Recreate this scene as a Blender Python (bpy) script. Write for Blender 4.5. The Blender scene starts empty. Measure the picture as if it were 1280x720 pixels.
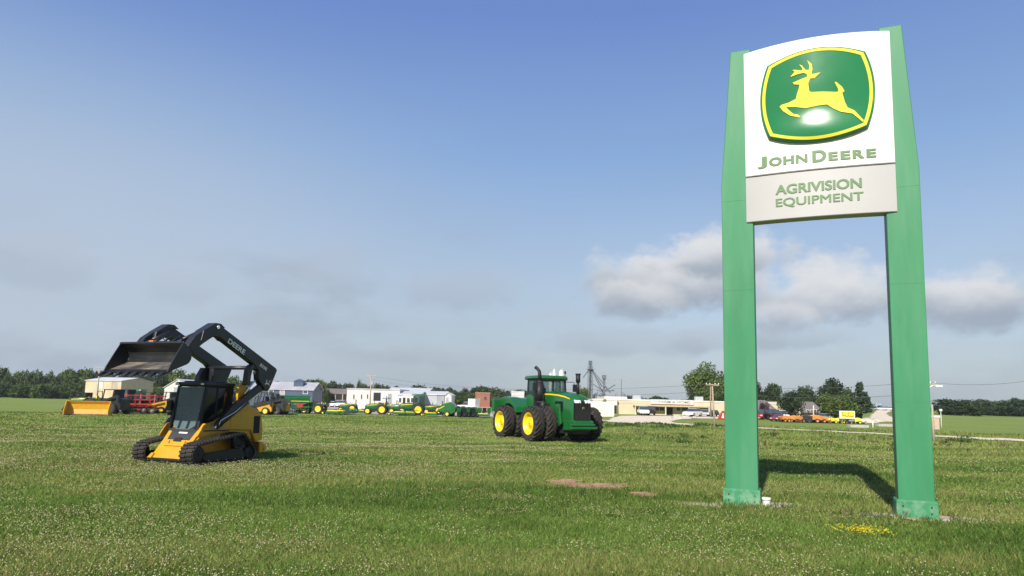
import bpy, bmesh, math, random
import numpy as np
from mathutils import Vector, Matrix
random.seed(7); rng = np.random.default_rng(7)
R_ = math.radians
sc = bpy.context.scene
COL = sc.collection

# ------------------------------------------------------------------ camera model
F, HC, CY, PITCH, ROLL = 870.0, 1.75, 400.0, R_(6.75), R_(1.3)
_X = np.array([1, 0, 0.]); FW = np.array([0, math.cos(PITCH), math.sin(PITCH)])
_U = np.array([0, -math.sin(PITCH), math.cos(PITCH)])
CR = math.cos(ROLL)*_X + math.sin(ROLL)*_U
CU = math.cos(ROLL)*_U - math.sin(ROLL)*_X
CAMP = np.array([0, 0, HC])
def ray(px, py): return FW + CR*(px-640)/F + CU*(CY-py)/F
def at_depth(px, py, Y):
    d = ray(px, py); return CAMP + d*Y/d[1]
def S(a, b, t):
    t = np.clip((np.asarray(t, float)-a)/(b-a), 0, 1); return t*t*(3-2*t)
def terr(x, y):
    x = np.asarray(x, float); y = np.asarray(y, float)
    z = -.6*S(20, 42, y) + .35*S(110, 200, y)
    z = z + 1.9*S(95, 300, y)*S(10, 120, x) + .42*S(96, 138, y)*S(4, 24, x)
    z = z + (.03*np.sin(x*.55+1)*np.sin(y*.43) + .02*np.sin(x*1.3-y*.9))*S(4, 9, y)*(1-S(60, 110, y))
    z = z - .22*np.exp(-((y-63+.12*(x-20))/4.0)**2)*S(6, 16, x)       # shallow ditch before the road
    return z
def tz(x, y): return float(terr(x, y))
def on_ground(px, py):
    d = ray(px, py); t = 5.0
    z = 0.0
    for _ in range(40):
        if d[2] > -1e-4: t = 400; break
        t = (z-HC)/d[2]; p = CAMP+d*t; z = .5*z + .5*tz(p[0], p[1])
    p = CAMP+d*t; return p[0], p[1]
def gx(px, Y, py=515):
    """ground point seen at column px, Y metres away"""
    x = at_depth(px, py, Y)[0]; return (float(x), float(Y), tz(x, Y))

cam = bpy.data.cameras.new('camera'); camo = bpy.data.objects.new('camera', cam); COL.objects.link(camo)
cam.sensor_width = 36; cam.lens = F/1280*36; cam.shift_y = (CY-360)/1280
cam.clip_start = .1; cam.clip_end = 9000
camo.matrix_world = Matrix(((CR[0], CU[0], -FW[0], 0), (CR[1], CU[1], -FW[1], 0), (CR[2], CU[2], -FW[2], HC), (0, 0, 0, 1)))
sc.camera = camo
sc.view_settings.view_transform = 'Standard'; sc.view_settings.look = 'None'
sc.view_settings.exposure = 0.75; sc.view_settings.gamma = 1
sc.render.resolution_x = 1024; sc.render.resolution_y = 576
sc.cycles.use_denoising = True
sc.cycles.max_bounces = 6; sc.cycles.transparent_max_bounces = 12

# ------------------------------------------------------------------ tagging
def tag(o, label=None, cat=None, group=None, kind=None):
    if label: o['label'] = label
    if cat: o['category'] = cat
    if group: o['group'] = group
    if kind: o['kind'] = kind
    return o
def empty(name, loc=(0, 0, 0), rz=0, label=None, cat=None, group=None, scale=None):
    o = bpy.data.objects.new(name, None); COL.objects.link(o)
    o.location = loc; o.rotation_euler = (0, 0, rz); o.empty_display_size = .3
    if scale: o.scale = (scale,)*3 if not hasattr(scale, '__len__') else scale
    return tag(o, label, cat, group)
def copy_tree(o, parent=None, loc=None, rz=None, scale=None, label=None, group=None):
    c = o.copy(); COL.objects.link(c); c.parent = parent
    if loc is not None: c.location = loc
    if rz is not None: c.rotation_euler = (0, 0, rz)
    if scale is not None: c.scale = (scale,)*3 if not hasattr(scale, '__len__') else scale
    if label: c['label'] = label
    if group: c['group'] = group
    for ch in list(o.children): copy_tree(ch, c)
    return c

# ------------------------------------------------------------------ materials
def lin(r, g, b):
    f = lambda c: (c/255/12.92 if c/255 <= .04045 else ((c/255+.055)/1.055)**2.4)
    return (f(r), f(g), f(b))
def new_mat(name):
    m = bpy.data.materials.new(name); m.use_nodes = True
    nt = m.node_tree; return m, nt, nt.nodes['Principled BSDF']
def mat(name, col, rough=.5, metal=0., var=.15, scale=6., bump=0., bscale=40., coat=0., spec=.5, dirt=None, dscale=3., damt=.5, stretch=None):
    m, nt, b = new_mat(name); n = nt.nodes; L = nt.links
    tc = n.new('ShaderNodeTexCoord'); src = tc.outputs['Object']
    if stretch:
        mp = n.new('ShaderNodeMapping'); mp.inputs['Scale'].default_value = stretch; L.new(src, mp.inputs[0]); src = mp.outputs[0]
    ns = n.new('ShaderNodeTexNoise'); ns.inputs['Scale'].default_value = scale; ns.inputs['Detail'].default_value = 5
    L.new(src, ns.inputs['Vector'])
    cr = n.new('ShaderNodeValToRGB'); e = cr.color_ramp.elements
    e[0].position = .3; e[1].position = .7
    e[0].color = tuple(c*(1-var) for c in col)+(1,); e[1].color = tuple(min(1, c*(1+var)) for c in col)+(1,)
    L.new(ns.outputs['Fac'], cr.inputs[0]); out = cr.outputs[0]
    if dirt:
        n2 = n.new('ShaderNodeTexNoise'); n2.inputs['Scale'].default_value = dscale; n2.inputs['Detail'].default_value = 8; n2.inputs['Roughness'].default_value = .65
        L.new(src, n2.inputs['Vector'])
        mr = n.new('ShaderNodeMapRange'); mr.inputs[1].default_value = .45; mr.inputs[2].default_value = .75; mr.inputs[4].default_value = damt
        L.new(n2.outputs['Fac'], mr.inputs[0])
        mx = n.new('ShaderNodeMixRGB'); mx.inputs[2].default_value = dirt+(1,)
        L.new(mr.outputs[0], mx.inputs[0]); L.new(out, mx.inputs[1]); out = mx.outputs[0]
    L.new(out, b.inputs['Base Color'])
    b.inputs['Metallic'].default_value = metal; b.inputs['Coat Weight'].default_value = coat
    b.inputs['Coat Roughness'].default_value = .12
    b.inputs['Specular IOR Level'].default_value = spec
    rr = n.new('ShaderNodeMapRange'); rr.inputs[3].default_value = max(.02, rough-.08); rr.inputs[4].default_value = min(1, rough+.1)
    L.new(ns.outputs['Fac'], rr.inputs[0]); L.new(rr.outputs[0], b.inputs['Roughness'])
    if bump:
        n3 = n.new('ShaderNodeTexNoise'); n3.inputs['Scale'].default_value = bscale; n3.inputs['Detail'].default_value = 4
        L.new(src, n3.inputs['Vector'])
        bp = n.new('ShaderNodeBump'); bp.inputs['Strength'].default_value = bump; bp.inputs['Distance'].default_value = .02
        L.new(n3.outputs['Fac'], bp.inputs['Height']); L.new(bp.outputs[0], b.inputs['Normal'])
    return m
def glass_mat(name, tint, mixf=.45):
    m, nt, b = new_mat(name); n = nt.nodes; L = nt.links
    b.inputs['Base Color'].default_value = tint+(1,); b.inputs['Roughness'].default_value = .06
    tr = n.new('ShaderNodeBsdfTransparent'); tr.inputs[0].default_value = (.78, .88, .86, 1)
    mx = n.new('ShaderNodeMixShader'); mx.inputs[0].default_value = mixf
    L.new(tr.outputs[0], mx.inputs[1]); L.new(b.outputs[0], mx.inputs[2])
    L.new(mx.outputs[0], n['Material Output'].inputs[0])
    return m
def ribbed(name, col, rough=.45, freq=4.0, axis='X', var=.06, amt=.5):
    """corrugated sheet metal"""
    m, nt, b = new_mat(name); n = nt.nodes; L = nt.links
    tc = n.new('ShaderNodeTexCoord')
    w = n.new('ShaderNodeTexWave'); w.wave_type = 'BANDS'; w.bands_direction = axis; w.inputs['Scale'].default_value = freq
    L.new(tc.outputs['Object'], w.inputs['Vector'])
    ns = n.new('ShaderNodeTexNoise'); ns.inputs['Scale'].default_value = .6; ns.inputs['Detail'].default_value = 6; L.new(tc.outputs['Object'], ns.inputs['Vector'])
    cr = n.new('ShaderNodeValToRGB'); e = cr.color_ramp.elements
    e[0].position = .35; e[1].position = .65
    e[0].color = tuple(c*(1-var*2) for c in col)+(1,); e[1].color = tuple(min(1, c*(1+var)) for c in col)+(1,)
    L.new(ns.outputs['Fac'], cr.inputs[0]); L.new(cr.outputs[0], b.inputs['Base Color'])
    bp = n.new('ShaderNodeBump'); bp.inputs['Strength'].default_value = amt; bp.inputs['Distance'].default_value = .03
    L.new(w.outputs['Fac'], bp.inputs['Height']); L.new(bp.outputs[0], b.inputs['Normal'])
    b.inputs['Roughness'].default_value = rough
    return m
M = {}
M['post_green'] = mat('post_green', (.036, .205, .090), .5, var=.10, scale=1.2, bump=.05, bscale=1.3, dirt=(.095, .25, .14), dscale=1.6, damt=.6, stretch=(2.2, 2.2, .3), spec=.3)
M['boot_green'] = mat('boot_green', (.040, .215, .095), .55, var=.10, scale=2, dirt=(.30, .40, .30), dscale=5, damt=.75, spec=.3)
M['panel_white'] = mat('panel_white', (.60, .59, .575), .38, var=.02, scale=1.0, dirt=(.53, .515, .49), dscale=1.6, damt=.25, stretch=(1, 1, .4))
M['panel_silver'] = mat('panel_silver', (.375, .365, .36), .38, var=.03, scale=1.2)
M['emblem_green'] = mat('emblem_green', (.018, .165, .055), .13, var=.05, scale=1.0, coat=0.)
M['emblem_yellow'] = mat('emblem_yellow', (.72, .58, .045), .55, var=.03, scale=2, spec=.25)
M['letter_green'] = mat('letter_green', (.085, .175, .06), .5, var=.06, scale=4)
M['steel_dark'] = mat('steel_dark', (.05, .05, .045), .6, var=.2)
M['concrete'] = mat('concrete', (.42, .39, .35), .85, var=.2, scale=5, bump=.4, bscale=30)
M['white_plastic'] = mat('white_plastic', (.75, .75, .72), .5, var=.04)
M['con_yellow'] = mat('con_yellow', (.60, .30, .012), .38, var=.06, scale=2.5, dirt=(.34, .19, .03), dscale=3, damt=.45, coat=.3)
M['con_black'] = mat('con_black', (.013, .014, .016), .38, var=.25, scale=3, dirt=(.05, .047, .042), dscale=2.5, damt=.5)
M['black_matt'] = mat('black_matt', (.009, .009, .010), .6, var=.25)
M['grey_panel'] = mat('grey_panel', (.035, .035, .037), .55, var=.15)
M['dusty_steel'] = mat('dusty_steel', (.05, .047, .043), .5, var=.3, scale=3, dirt=(.34, .29, .22), dscale=2.2, damt=.9, stretch=(1, .6, 1))
M['rubber'] = mat('rubber', (.020, .018, .016), .8, var=.25, scale=6, dirt=(.07, .05, .035), dscale=4, damt=.6, bump=.2)
M['chrome'] = mat('chrome', (.75, .75, .76), .12, metal=1, var=.03)
M['tractor_green'] = mat('tractor_green', (.009, .108, .022), .3, var=.08, scale=1.5, coat=.5)
M['tractor_yellow'] = mat('tractor_yellow', (.82, .58, .012), .35, var=.05, scale=3, coat=.2)
M['grille'] = ribbed('grille', (.012, .012, .012), .5, 14, 'Z', amt=.8)
M['lamp_glass'] = mat('lamp_glass', (.70, .72, .74), .08, var=.1, scale=20, coat=1)
M['glass'] = glass_mat('tinted_glass', (.03, .06, .055), .38)
M['glass_dark'] = glass_mat('dark_glass', (.010, .012, .013), .86)
M['windshield'] = glass_mat('windshield_glass', (.15, .21, .21), .6)  # pale teal base colour paints in the reflection on the loader's glass
M['window'] = mat('window_glass', (.05, .065, .08), .1, var=.3, scale=1.5)
M['orange_lens'] = mat('orange_lens', (.75, .22, .02), .2, var=.05)
M['red_lens'] = mat('red_lens', (.5, .02, .015), .2, var=.05)
M['imp_red'] = mat('imp_red', (.40, .024, .014), .4, var=.1, dirt=(.25, .05, .03), damt=.4)
M['car_white'] = mat('car_white', (.78, .78, .78), .2, var=.02, coat=.6)
M['car_red'] = mat('car_red', (.30, .025, .022), .25, var=.05, coat=.6)
M['car_black'] = mat('car_black', (.015, .016, .02), .2, var=.05, coat=.6)
M['car_silver'] = mat('car_silver', (.42, .43, .45), .25, var=.05, coat=.6)
M['equip_orange'] = mat('equip_orange', (.56, .21, .04), .4, var=.08)
M['wood'] = mat('wood', (.24, .18, .12), .85, var=.25, scale=5, stretch=(3, 3, .3))
M['wood_pale'] = mat('wood_pale', (.36, .29, .22), .85, var=.2, scale=5, stretch=(3, 3, .3))
M['galv'] = ribbed('galvanised', (.42, .44, .46), .45, 5, 'X')
M['wire'] = mat('wire', (.10, .10, .10), .6, var=.05)
M['bark'] = mat('bark', (.075, .055, .04), .95, var=.35, scale=8, bump=.5, stretch=(3, 3, .6))

# ------------------------------------------------------------------ mesh builder
class MB:
    def __init__(s): s.v = []; s.f = []; s.sm = []
    def add(s, vs, fs, smooth=False):
        o = len(s.v); s.v += [tuple(map(float, p)) for p in vs]
        s.f += [tuple(i+o for i in q) for q in fs]; s.sm += [smooth]*len(fs); return s
    def box(s, c, d, rot=(0, 0, 0), taper=(1, 1)):
        m = Matrix.Rotation(rot[2], 3, 'Z') @ Matrix.Rotation(rot[1], 3, 'Y') @ Matrix.Rotation(rot[0], 3, 'X')
        vs = []
        for z in (-.5, .5):
            k = taper if z > 0 else (1, 1)
            for x, y in ((-.5, -.5), (.5, -.5), (.5, .5), (-.5, .5)):
                vs.append(tuple(m @ Vector((x*d[0]*k[0], y*d[1]*k[1], z*d[2])) + Vector(c)))
        return s.add(vs, [(3, 2, 1, 0), (4, 5, 6, 7), (0, 1, 5, 4), (1, 2, 6, 5), (2, 3, 7, 6), (3, 0, 4, 7)])
    def bb(s, x0, x1, y0, y1, z0, z1): return s.box(((x0+x1)/2, (y0+y1)/2, (z0+z1)/2), (x1-x0, y1-y0, z1-z0))
    def prism(s, poly, y0, y1, plane='xz', smooth=False):
        n = len(poly)
        def P(p, t):
            return {'xz': (p[0], t, p[1]), 'xy': (p[0], p[1], t), 'yz': (t, p[0], p[1])}[plane]
        vs = [P(p, y0) for p in poly]+[P(p, y1) for p in poly]
        return s.add(vs, [tuple(range(n))[::-1], tuple(range(n, 2*n))]+[(i, (i+1) % n, n+(i+1) % n, n+i) for i in range(n)], smooth)
    def frame(s, d):
        d = Vector(d).normalized(); a = Vector((0, 0, 1)) if abs(d.z) < .9 else Vector((1, 0, 0))
        u = d.cross(a).normalized(); return d, u, d.cross(u)
    def cyl(s, p0, p1, r0, r1=None, n=14, caps=True, smooth=True):
        r1 = r0 if r1 is None else r1; p0 = Vector(p0); p1 = Vector(p1); d, u, w = s.frame(p1-p0); vs = []
        for p, r in ((p0, r0), (p1, r1)):
            for i in range(n):
                t = 2*math.pi*i/n; vs.append(p+u*r*math.cos(t)+w*r*math.sin(t))
        s.add(vs, [(i, (i+1) % n, n+(i+1) % n, n+i) for i in range(n)], smooth)
        if caps:
            o = len(s.v)-2*n; s.f += [tuple(range(o, o+n))[::-1], tuple(range(o+n, o+2*n))]; s.sm += [False]*2
        return s
    def tube(s, path, r, n=8, smooth=True):
        path = [Vector(p) for p in path]; rs = r if hasattr(r, '__len__') else [r]*len(path); vs = []
        for k, p in enumerate(path):
            d = (path[min(k+1, len(path)-1)]-path[max(k-1, 0)]); d, u, w = s.frame(d)
            for i in range(n):
                t = 2*math.pi*i/n; vs.append(p+u*rs[k]*math.cos(t)+w*rs[k]*math.sin(t))
        K = len(path)
        s.add(vs, [(k*n+i, k*n+(i+1) % n, (k+1)*n+(i+1) % n, (k+1)*n+i) for k in range(K-1) for i in range(n)], smooth)
        o = len(s.v)-K*n; s.f += [tuple(range(o, o+n))[::-1], tuple(range(o+(K-1)*n, o+K*n))]; s.sm += [False]*2
        return s
    def lathe(s, prof, c, axis='y', n=32, smooth=True, closed=False):
        """profile of (radius, offset along axis)"""
        c = Vector(c); vs = []
        for r, h in prof:
            for i in range(n):
                t = 2*math.pi*i/n; a, b = r*math.cos(t), r*math.sin(t)
                vs.append(c+Vector({'y': (a, h, b), 'z': (a, b, h), 'x': (h, a, b)}[axis]))
        K = len(prof); fs = []
        for k in range(K if closed else K-1):
            k2 = (k+1) % K
            for i in range(n): fs.append((k*n+i, k*n+(i+1) % n, k2*n+(i+1) % n, k2*n+i))
        return s.add(vs, fs, smooth)
    def ball(s, c, r, n=12, m=8, sq=(1, 1, 1)):
        prof = [(max(1e-4, r*math.sin(math.pi*k/m)), -r*math.cos(math.pi*k/m)) for k in range(m+1)]
        o = len(s.v); s.lathe(prof, (0, 0, 0), 'z', n)
        for i in range(o, len(s.v)):
            x, y, z = s.v[i]; s.v[i] = (x*sq[0]+c[0], y*sq[1]+c[1], z*sq[2]+c[2])
        return s
    def loft(s, rings, smooth=True, caps=True, closed=True):
        n = len(rings[0]); vs = [p for r in rings for p in r]; K = len(rings)
        s.add(vs, [(k*n+i, k*n+(i+1) % n, (k+1)*n+(i+1) % n, (k+1)*n+i) for k in range(K-1) for i in range(n if closed else n-1)], smooth)
        if caps:
            o = len(s.v)-K*n; s.f += [tuple(range(o, o+n))[::-1], tuple(range(o+(K-1)*n, o+K*n))]; s.sm += [False]*2
        return s
    def build(s, name, m, parent=None, bevel=0, seg=2, autosmooth=None, fix=True):
        me = bpy.data.meshes.new(name); me.from_pydata(s.v, [], s.f)
        me.polygons.foreach_set('use_smooth', s.sm)
        if fix:
            bm = bmesh.new(); bm.from_mesh(me); bmesh.ops.recalc_face_normals(bm, faces=bm.faces[:]); bm.to_mesh(me); bm.free()
        me.materials.append(M[m] if isinstance(m, str) else m); me.update()
        o = bpy.data.objects.new(name, me); COL.objects.link(o); o.parent = parent
        if bevel:
            md = o.modifiers.new('bevel', 'BEVEL'); md.width = bevel; md.segments = seg; md.limit_method = 'ANGLE'; md.angle_limit = R_(35)
            md.harden_normals = False
        return o
def text_mesh(s, size, extrude=.002, sx=1., bold=0., align='LEFT', spacing=1.0):
    cu = bpy.data.curves.new('lettering', 'FONT'); cu.body = s; cu.size = size; cu.extrude = extrude; cu.offset = bold
    cu.align_x = align; cu.space_character = spacing
    o = bpy.data.objects.new('lettering', cu); COL.objects.link(o)
    dg = bpy.context.evaluated_depsgraph_get(); dg.update()
    me = bpy.data.meshes.new_from_object(o.evaluated_get(dg)); bpy.data.objects.remove(o); bpy.data.curves.remove(cu)
    vs = [(v.co.x*sx, v.co.y, v.co.z) for v in me.vertices]; fs = [tuple(p.vertices) for p in me.polygons]
    bpy.data.meshes.remove(me); return vs, fs
def text_fit(s, x0, x1, y0, y1, extrude=.002, bold=0., spacing=1.0):
    """lettering stretched to the box x0..x1, y0..y1 of its own plane"""
    vs, fs = text_mesh(s, 1.0, extrude, 1, bold, spacing=spacing)
    a = np.array(vs); mn = a.min(0); mx = a.max(0)
    a[:, 0] = x0+(a[:, 0]-mn[0])*(x1-x0)/(mx[0]-mn[0]); a[:, 1] = y0+(a[:, 1]-mn[1])*(y1-y0)/(mx[1]-mn[1])
    return [tuple(p) for p in a], fs
def vnoise(x, y, seed=0):
    """smooth value noise in 0..1"""
    r = np.random.default_rng(seed).random((256, 256))
    xi = np.floor(x).astype(int); yi = np.floor(y).astype(int); fx = x-xi; fy = y-yi
    fx = fx*fx*(3-2*fx); fy = fy*fy*(3-2*fy); g = lambda i, j: r[i % 256, j % 256]
    return (g(xi, yi)*(1-fx)+g(xi+1, yi)*fx)*(1-fy)+(g(xi, yi+1)*(1-fx)+g(xi+1, yi+1)*fx)*fy
def fbm(x, y, seed=0, oct=4):
    t = 0; a = .5; tot = 0
    for k in range(oct): t = t+a*vnoise(x*2**k, y*2**k, seed+k); tot += a; a *= .5
    return t/tot
# ------------------------------------------------------------------ sky and sun
SUN_EL, SUN_AZ = R_(34.5), R_(201.5)          # azimuth clockwise from +Y: behind the camera and a little to its west side
sun_dir = Vector((math.sin(SUN_AZ)*math.cos(SUN_EL), math.cos(SUN_AZ)*math.cos(SUN_EL), math.sin(SUN_EL)))
sl = bpy.data.lights.new('sun', 'SUN'); sl.energy = 3.9; sl.angle = R_(.53); sl.color = (1, .94, .84)
so = bpy.data.objects.new('sun', sl); COL.objects.link(so); so.rotation_euler = (-sun_dir).to_track_quat('-Z', 'Y').to_euler(); so.location = (-20, -40, 40)

world = bpy.data.worlds.new('World'); sc.world = world; world.use_nodes = True
wt = world.node_tree; wn = wt.nodes; wl = wt.links; wn.clear()
wout = wn.new('ShaderNodeOutputWorld'); wbg = wn.new('ShaderNodeBackground'); wl.new(wbg.outputs[0], wout.inputs[0])
wbg.inputs[1].default_value = .10
sky = wn.new('ShaderNodeTexSky'); sky.sky_type = 'NISHITA'; sky.sun_disc = False; sky.sun_elevation = SUN_EL; sky.sun_rotation = SUN_AZ
sky.altitude = 300; sky.air_density = 1.15; sky.dust_density = 1.2; sky.ozone_density = 2.5
def wm(op, a, b=None, c=None, clamp=False):
    n = wn.new('ShaderNodeMath'); n.operation = op; n.use_clamp = clamp
    for i, v in enumerate((a, b, c)):
        if v is None: continue
        if hasattr(v, 'links') or hasattr(v, 'is_linked'): wl.new(v, n.inputs[i])
        else: n.inputs[i].default_value = v
    return n.outputs[0]
def wmap(v, a, b, c, d, smooth=True):
    n = wn.new('ShaderNodeMapRange'); n.interpolation_type = 'SMOOTHSTEP' if smooth else 'LINEAR'
    wl.new(v, n.inputs[0])
    for i, k in enumerate((a, b, c, d)): n.inputs[i+1].default_value = k
    return n.outputs[0]
def wmix(f, a, b):
    n = wn.new('ShaderNodeMixRGB')
    for i, v in enumerate((f, a, b)):
        if hasattr(v, 'is_linked'): wl.new(v, n.inputs[i])
        elif hasattr(v, '__len__'): n.inputs[i].default_value = tuple(v)+(1,)
        else: n.inputs[i].default_value = v
    return n.outputs[0]
wtc = wn.new('ShaderNodeTexCoord'); wsep = wn.new('ShaderNodeSeparateXYZ'); wl.new(wtc.outputs['Generated'], wsep.inputs[0])
AZ = wm('ARCTAN2', wsep.outputs[0], wsep.outputs[1]); EL = wm('ARCSINE', wsep.outputs[2])
wcomb = wn.new('ShaderNodeCombineXYZ'); wl.new(wm('MULTIPLY', AZ, .62), wcomb.inputs[0]); wl.new(wm('MULTIPLY', EL, 1.7), wcomb.inputs[1])
def wnoise(scale, detail=6, rough=.55, off=0.):
    mp = wn.new('ShaderNodeMapping'); mp.inputs['Location'].default_value = (off, off*.7, off*.3); wl.new(wcomb.outputs[0], mp.inputs[0])
    n = wn.new('ShaderNodeTexNoise'); n.inputs['Scale'].default_value = scale; n.inputs['Detail'].default_value = detail; n.inputs['Roughness'].default_value = rough
    wl.new(mp.outputs[0], n.inputs['Vector']); return n.outputs['Fac']
# colours of the sky are in the same units as the sky texture (x10)
skyc = sky.outputs[0]
tint = wn.new('ShaderNodeMixRGB'); tint.blend_type = 'MULTIPLY'; tint.inputs[0].default_value = 1; wl.new(skyc, tint.inputs[1]); tint.inputs[2].default_value = (1.0, .96, 1.06, 1)
skyc = tint.outputs[0]
# thin milky veil thickening towards the horizon
n_big = wnoise(2.2, 5, .55, 3.1)
rmp = wn.new('ShaderNodeValToRGB'); wl.new(EL, rmp.inputs[0]); re_ = rmp.color_ramp.elements
for k_ in range(4): re_.new(.5)
for k_, (p_, c_) in enumerate(((0., (2.5, 2.95, 3.2)), (.07, (2.6, 3.12, 3.5)), (.17, (2.55, 3.22, 4.0)), (.345, (1.48, 2.40, 4.0)), (.53, (.92, 1.56, 3.6)), (1., (.65, 1.15, 2.8)))): re_[k_].position = p_; re_[k_].color = c_+(1,)
veil = wmap(n_big, .25, .75, .76, .94)
col = wmix(veil, skyc, rmp.outputs[0])
col = wmix(wm('MULTIPLY', wmap(AZ, .05, -.60, 0., .62), wmap(EL, .50, .22, 0., 1.)), col, (2.95, 3.45, 4.15))
# flat grey stratus patches low down
n_st = wnoise(7.5, 7, .55, 8.2)
n_st2 = wnoise(3.1, 3, .5, 1.7)
st = wm('MULTIPLY', wmap(n_st, .47, .70, 0., 1.), wm('MULTIPLY', wmap(EL, .30, .14, 0., 1.), wmap(n_st2, .42, .62, .12, 1.)))
col = wmix(wm('MULTIPLY', st, .5), col, (2.05, 2.35, 2.85))
n_pk = wnoise(6.0, 6, .6, 21.5)
col = wmix(wm('MULTIPLY', wmap(n_pk, .55, .78, 0., .5), wmap(EL, .28, .12, 0., 1.)), col, (3.1, 3.2, 3.6))
# single cumulus banks
wcomb2 = wn.new('ShaderNodeCombineXYZ'); wl.new(AZ, wcomb2.inputs[0]); wl.new(wm('MULTIPLY', EL, 1.25), wcomb2.inputs[1]); wcomb0 = wcomb; wcomb = wcomb2
n_c = wnoise(9., 9, .58, 5.5); n_c2 = wnoise(27., 8, .62, 9.9); wcomb = wcomb0
def px_dir(px, py):
    d = ray(px, py); d = d/np.linalg.norm(d); return math.atan2(d[0], d[1]), math.asin(d[2])
CUM = [(862, 352, 150, 66, .96), (905, 322, 100, 44, .9), (800, 380, 70, 36, .7), (1040, 372, 130, 60, .93), (985, 400, 60, 30, .6), (1215, 376, 100, 58, .9), (790, 432, 130, 26, .42), (905, 428, 90, 22, .35),
       (405, 345, 85, 50, .34), (575, 365, 95, 40, .34), (235, 362, 60, 34, .26), (60, 330, 90, 56, .3), (1010, 424, 90, 20, .4), (575, 450, 120, 20, .28)]
for px, py, rx, ry, dens in CUM:
    a0, e0 = px_dir(px, py); ra = abs(px_dir(px+rx, py)[0]-a0); re = abs(px_dir(px, py-ry)[1]-e0)
    da = wm('DIVIDE', wm('SUBTRACT', AZ, a0), ra); de = wm('DIVIDE', wm('SUBTRACT', EL, e0), re)
    dl = wm('MULTIPLY', wm('MINIMUM', de, 0.), .45)                                # flatter base than top
    de2 = wm('ADD', de, dl)
    d2 = wm('SQRT', wm('ADD', wm('MULTIPLY', da, da), wm('MULTIPLY', de2, de2)))
    edge = wm('ADD', d2, wm('ADD', wm('MULTIPLY', wm('SUBTRACT', n_c, .5), 1.7), wm('MULTIPLY', wm('SUBTRACT', n_c2, .5), .8)))
    mask = wm('MULTIPLY', wmap(edge, 1.06, .50, 0., 1.), dens)
    body = wmix(wmap(wm('ADD', de, wm('MULTIPLY', wm('SUBTRACT', n_c, .5), 1.6)), -.50, .55, 0., 1.), (2.1, 2.45, 2.95), (4.5, 4.55, 4.65) if dens > .5 else (2.75, 3.0, 3.5))
    col = wmix(mask, col, body)
wl.new(col, wbg.inputs[0])

# ------------------------------------------------------------------ ground
def axis(n0, step, far, grow):
    a = [0.]; s = step
    while a[-1] < far:
        a.append(a[-1]+s)
        if a[-1] > n0: s *= grow
    return a
xs = axis(28, .5, 1250, 1.09); xs = [-x for x in xs[:0:-1]]+xs
ys = axis(60, .5, 1700, 1.08); ys = [-y for y in axis(8, 1, 400, 1.3)[:0:-1]]+ys
XX, YY = np.meshgrid(np.array(xs), np.array(ys)); ZZ = terr(XX, YY)
nx = len(xs); ny = len(ys)
gm = bpy.data.meshes.new('ground')
gm.from_pydata(np.stack([XX.ravel(), YY.ravel(), ZZ.ravel()], 1).tolist(), [], [(j*nx+i, j*nx+i+1, (j+1)*nx+i+1, (j+1)*nx+i) for j in range(ny-1) for i in range(nx-1)])
gm.polygons.foreach_set('use_smooth', [True]*len(gm.polygons))
def ground_mat():
    m, nt, b = new_mat('lawn_soil'); n = nt.nodes; L = nt.links
    g = n.new('ShaderNodeNewGeometry')
    def noise(scale, det=6, ro=.6, st=(1, 1, 1)):
        mp = n.new('ShaderNodeMapping'); mp.inputs['Scale'].default_value = st; L.new(g.outputs['Position'], mp.inputs[0])
        t = n.new('ShaderNodeTexNoise'); t.inputs['Scale'].default_value = scale; t.inputs['Detail'].default_value = det; t.inputs['Roughness'].default_value = ro
        L.new(mp.outputs[0], t.inputs[0]); return t.outputs['Fac']
    def ramp(f, stops):
        r = n.new('ShaderNodeValToRGB'); e = r.color_ramp.elements
        while len(e) < len(stops): e.new(.5)
        for k, (p, c) in enumerate(stops): e[k].position = p; e[k].color = c+(1,)
        L.new(f, r.inputs[0]); return r.outputs[0]
    c1 = ramp(noise(.11, 8, .62, (.45, 1, 1)), [(.28, (.125, .190, .038)), (.5, (.195, .255, .058)), (.72, (.290, .305, .090))])
    c2 = ramp(noise(5.5, 8, .7), [(.25, (.075, .120, .022)), (.55, (.190, .245, .048)), (.8, (.34, .35, .105))])
    mx = n.new('ShaderNodeMixRGB'); mx.inputs[0].default_value = .5; L.new(c1, mx.inputs[1]); L.new(c2, mx.inputs[2])
    L.new(mx.outputs[0], b.inputs['Base Color']); b.inputs['Roughness'].default_value = .95; b.inputs['Specular IOR Level'].default_value = .15
    bp = n.new('ShaderNodeBump'); bp.inputs['Strength'].default_value = .8; bp.inputs['Distance'].default_value = .08
    L.new(noise(9, 8, .75), bp.inputs['Height']); L.new(bp.outputs[0], b.inputs['Normal'])
    return m
M['ground'] = ground_mat(); gm.materials.append(M['ground'])
go = bpy.data.objects.new('ground', gm); COL.objects.link(go); tag(go, kind='structure')

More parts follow.
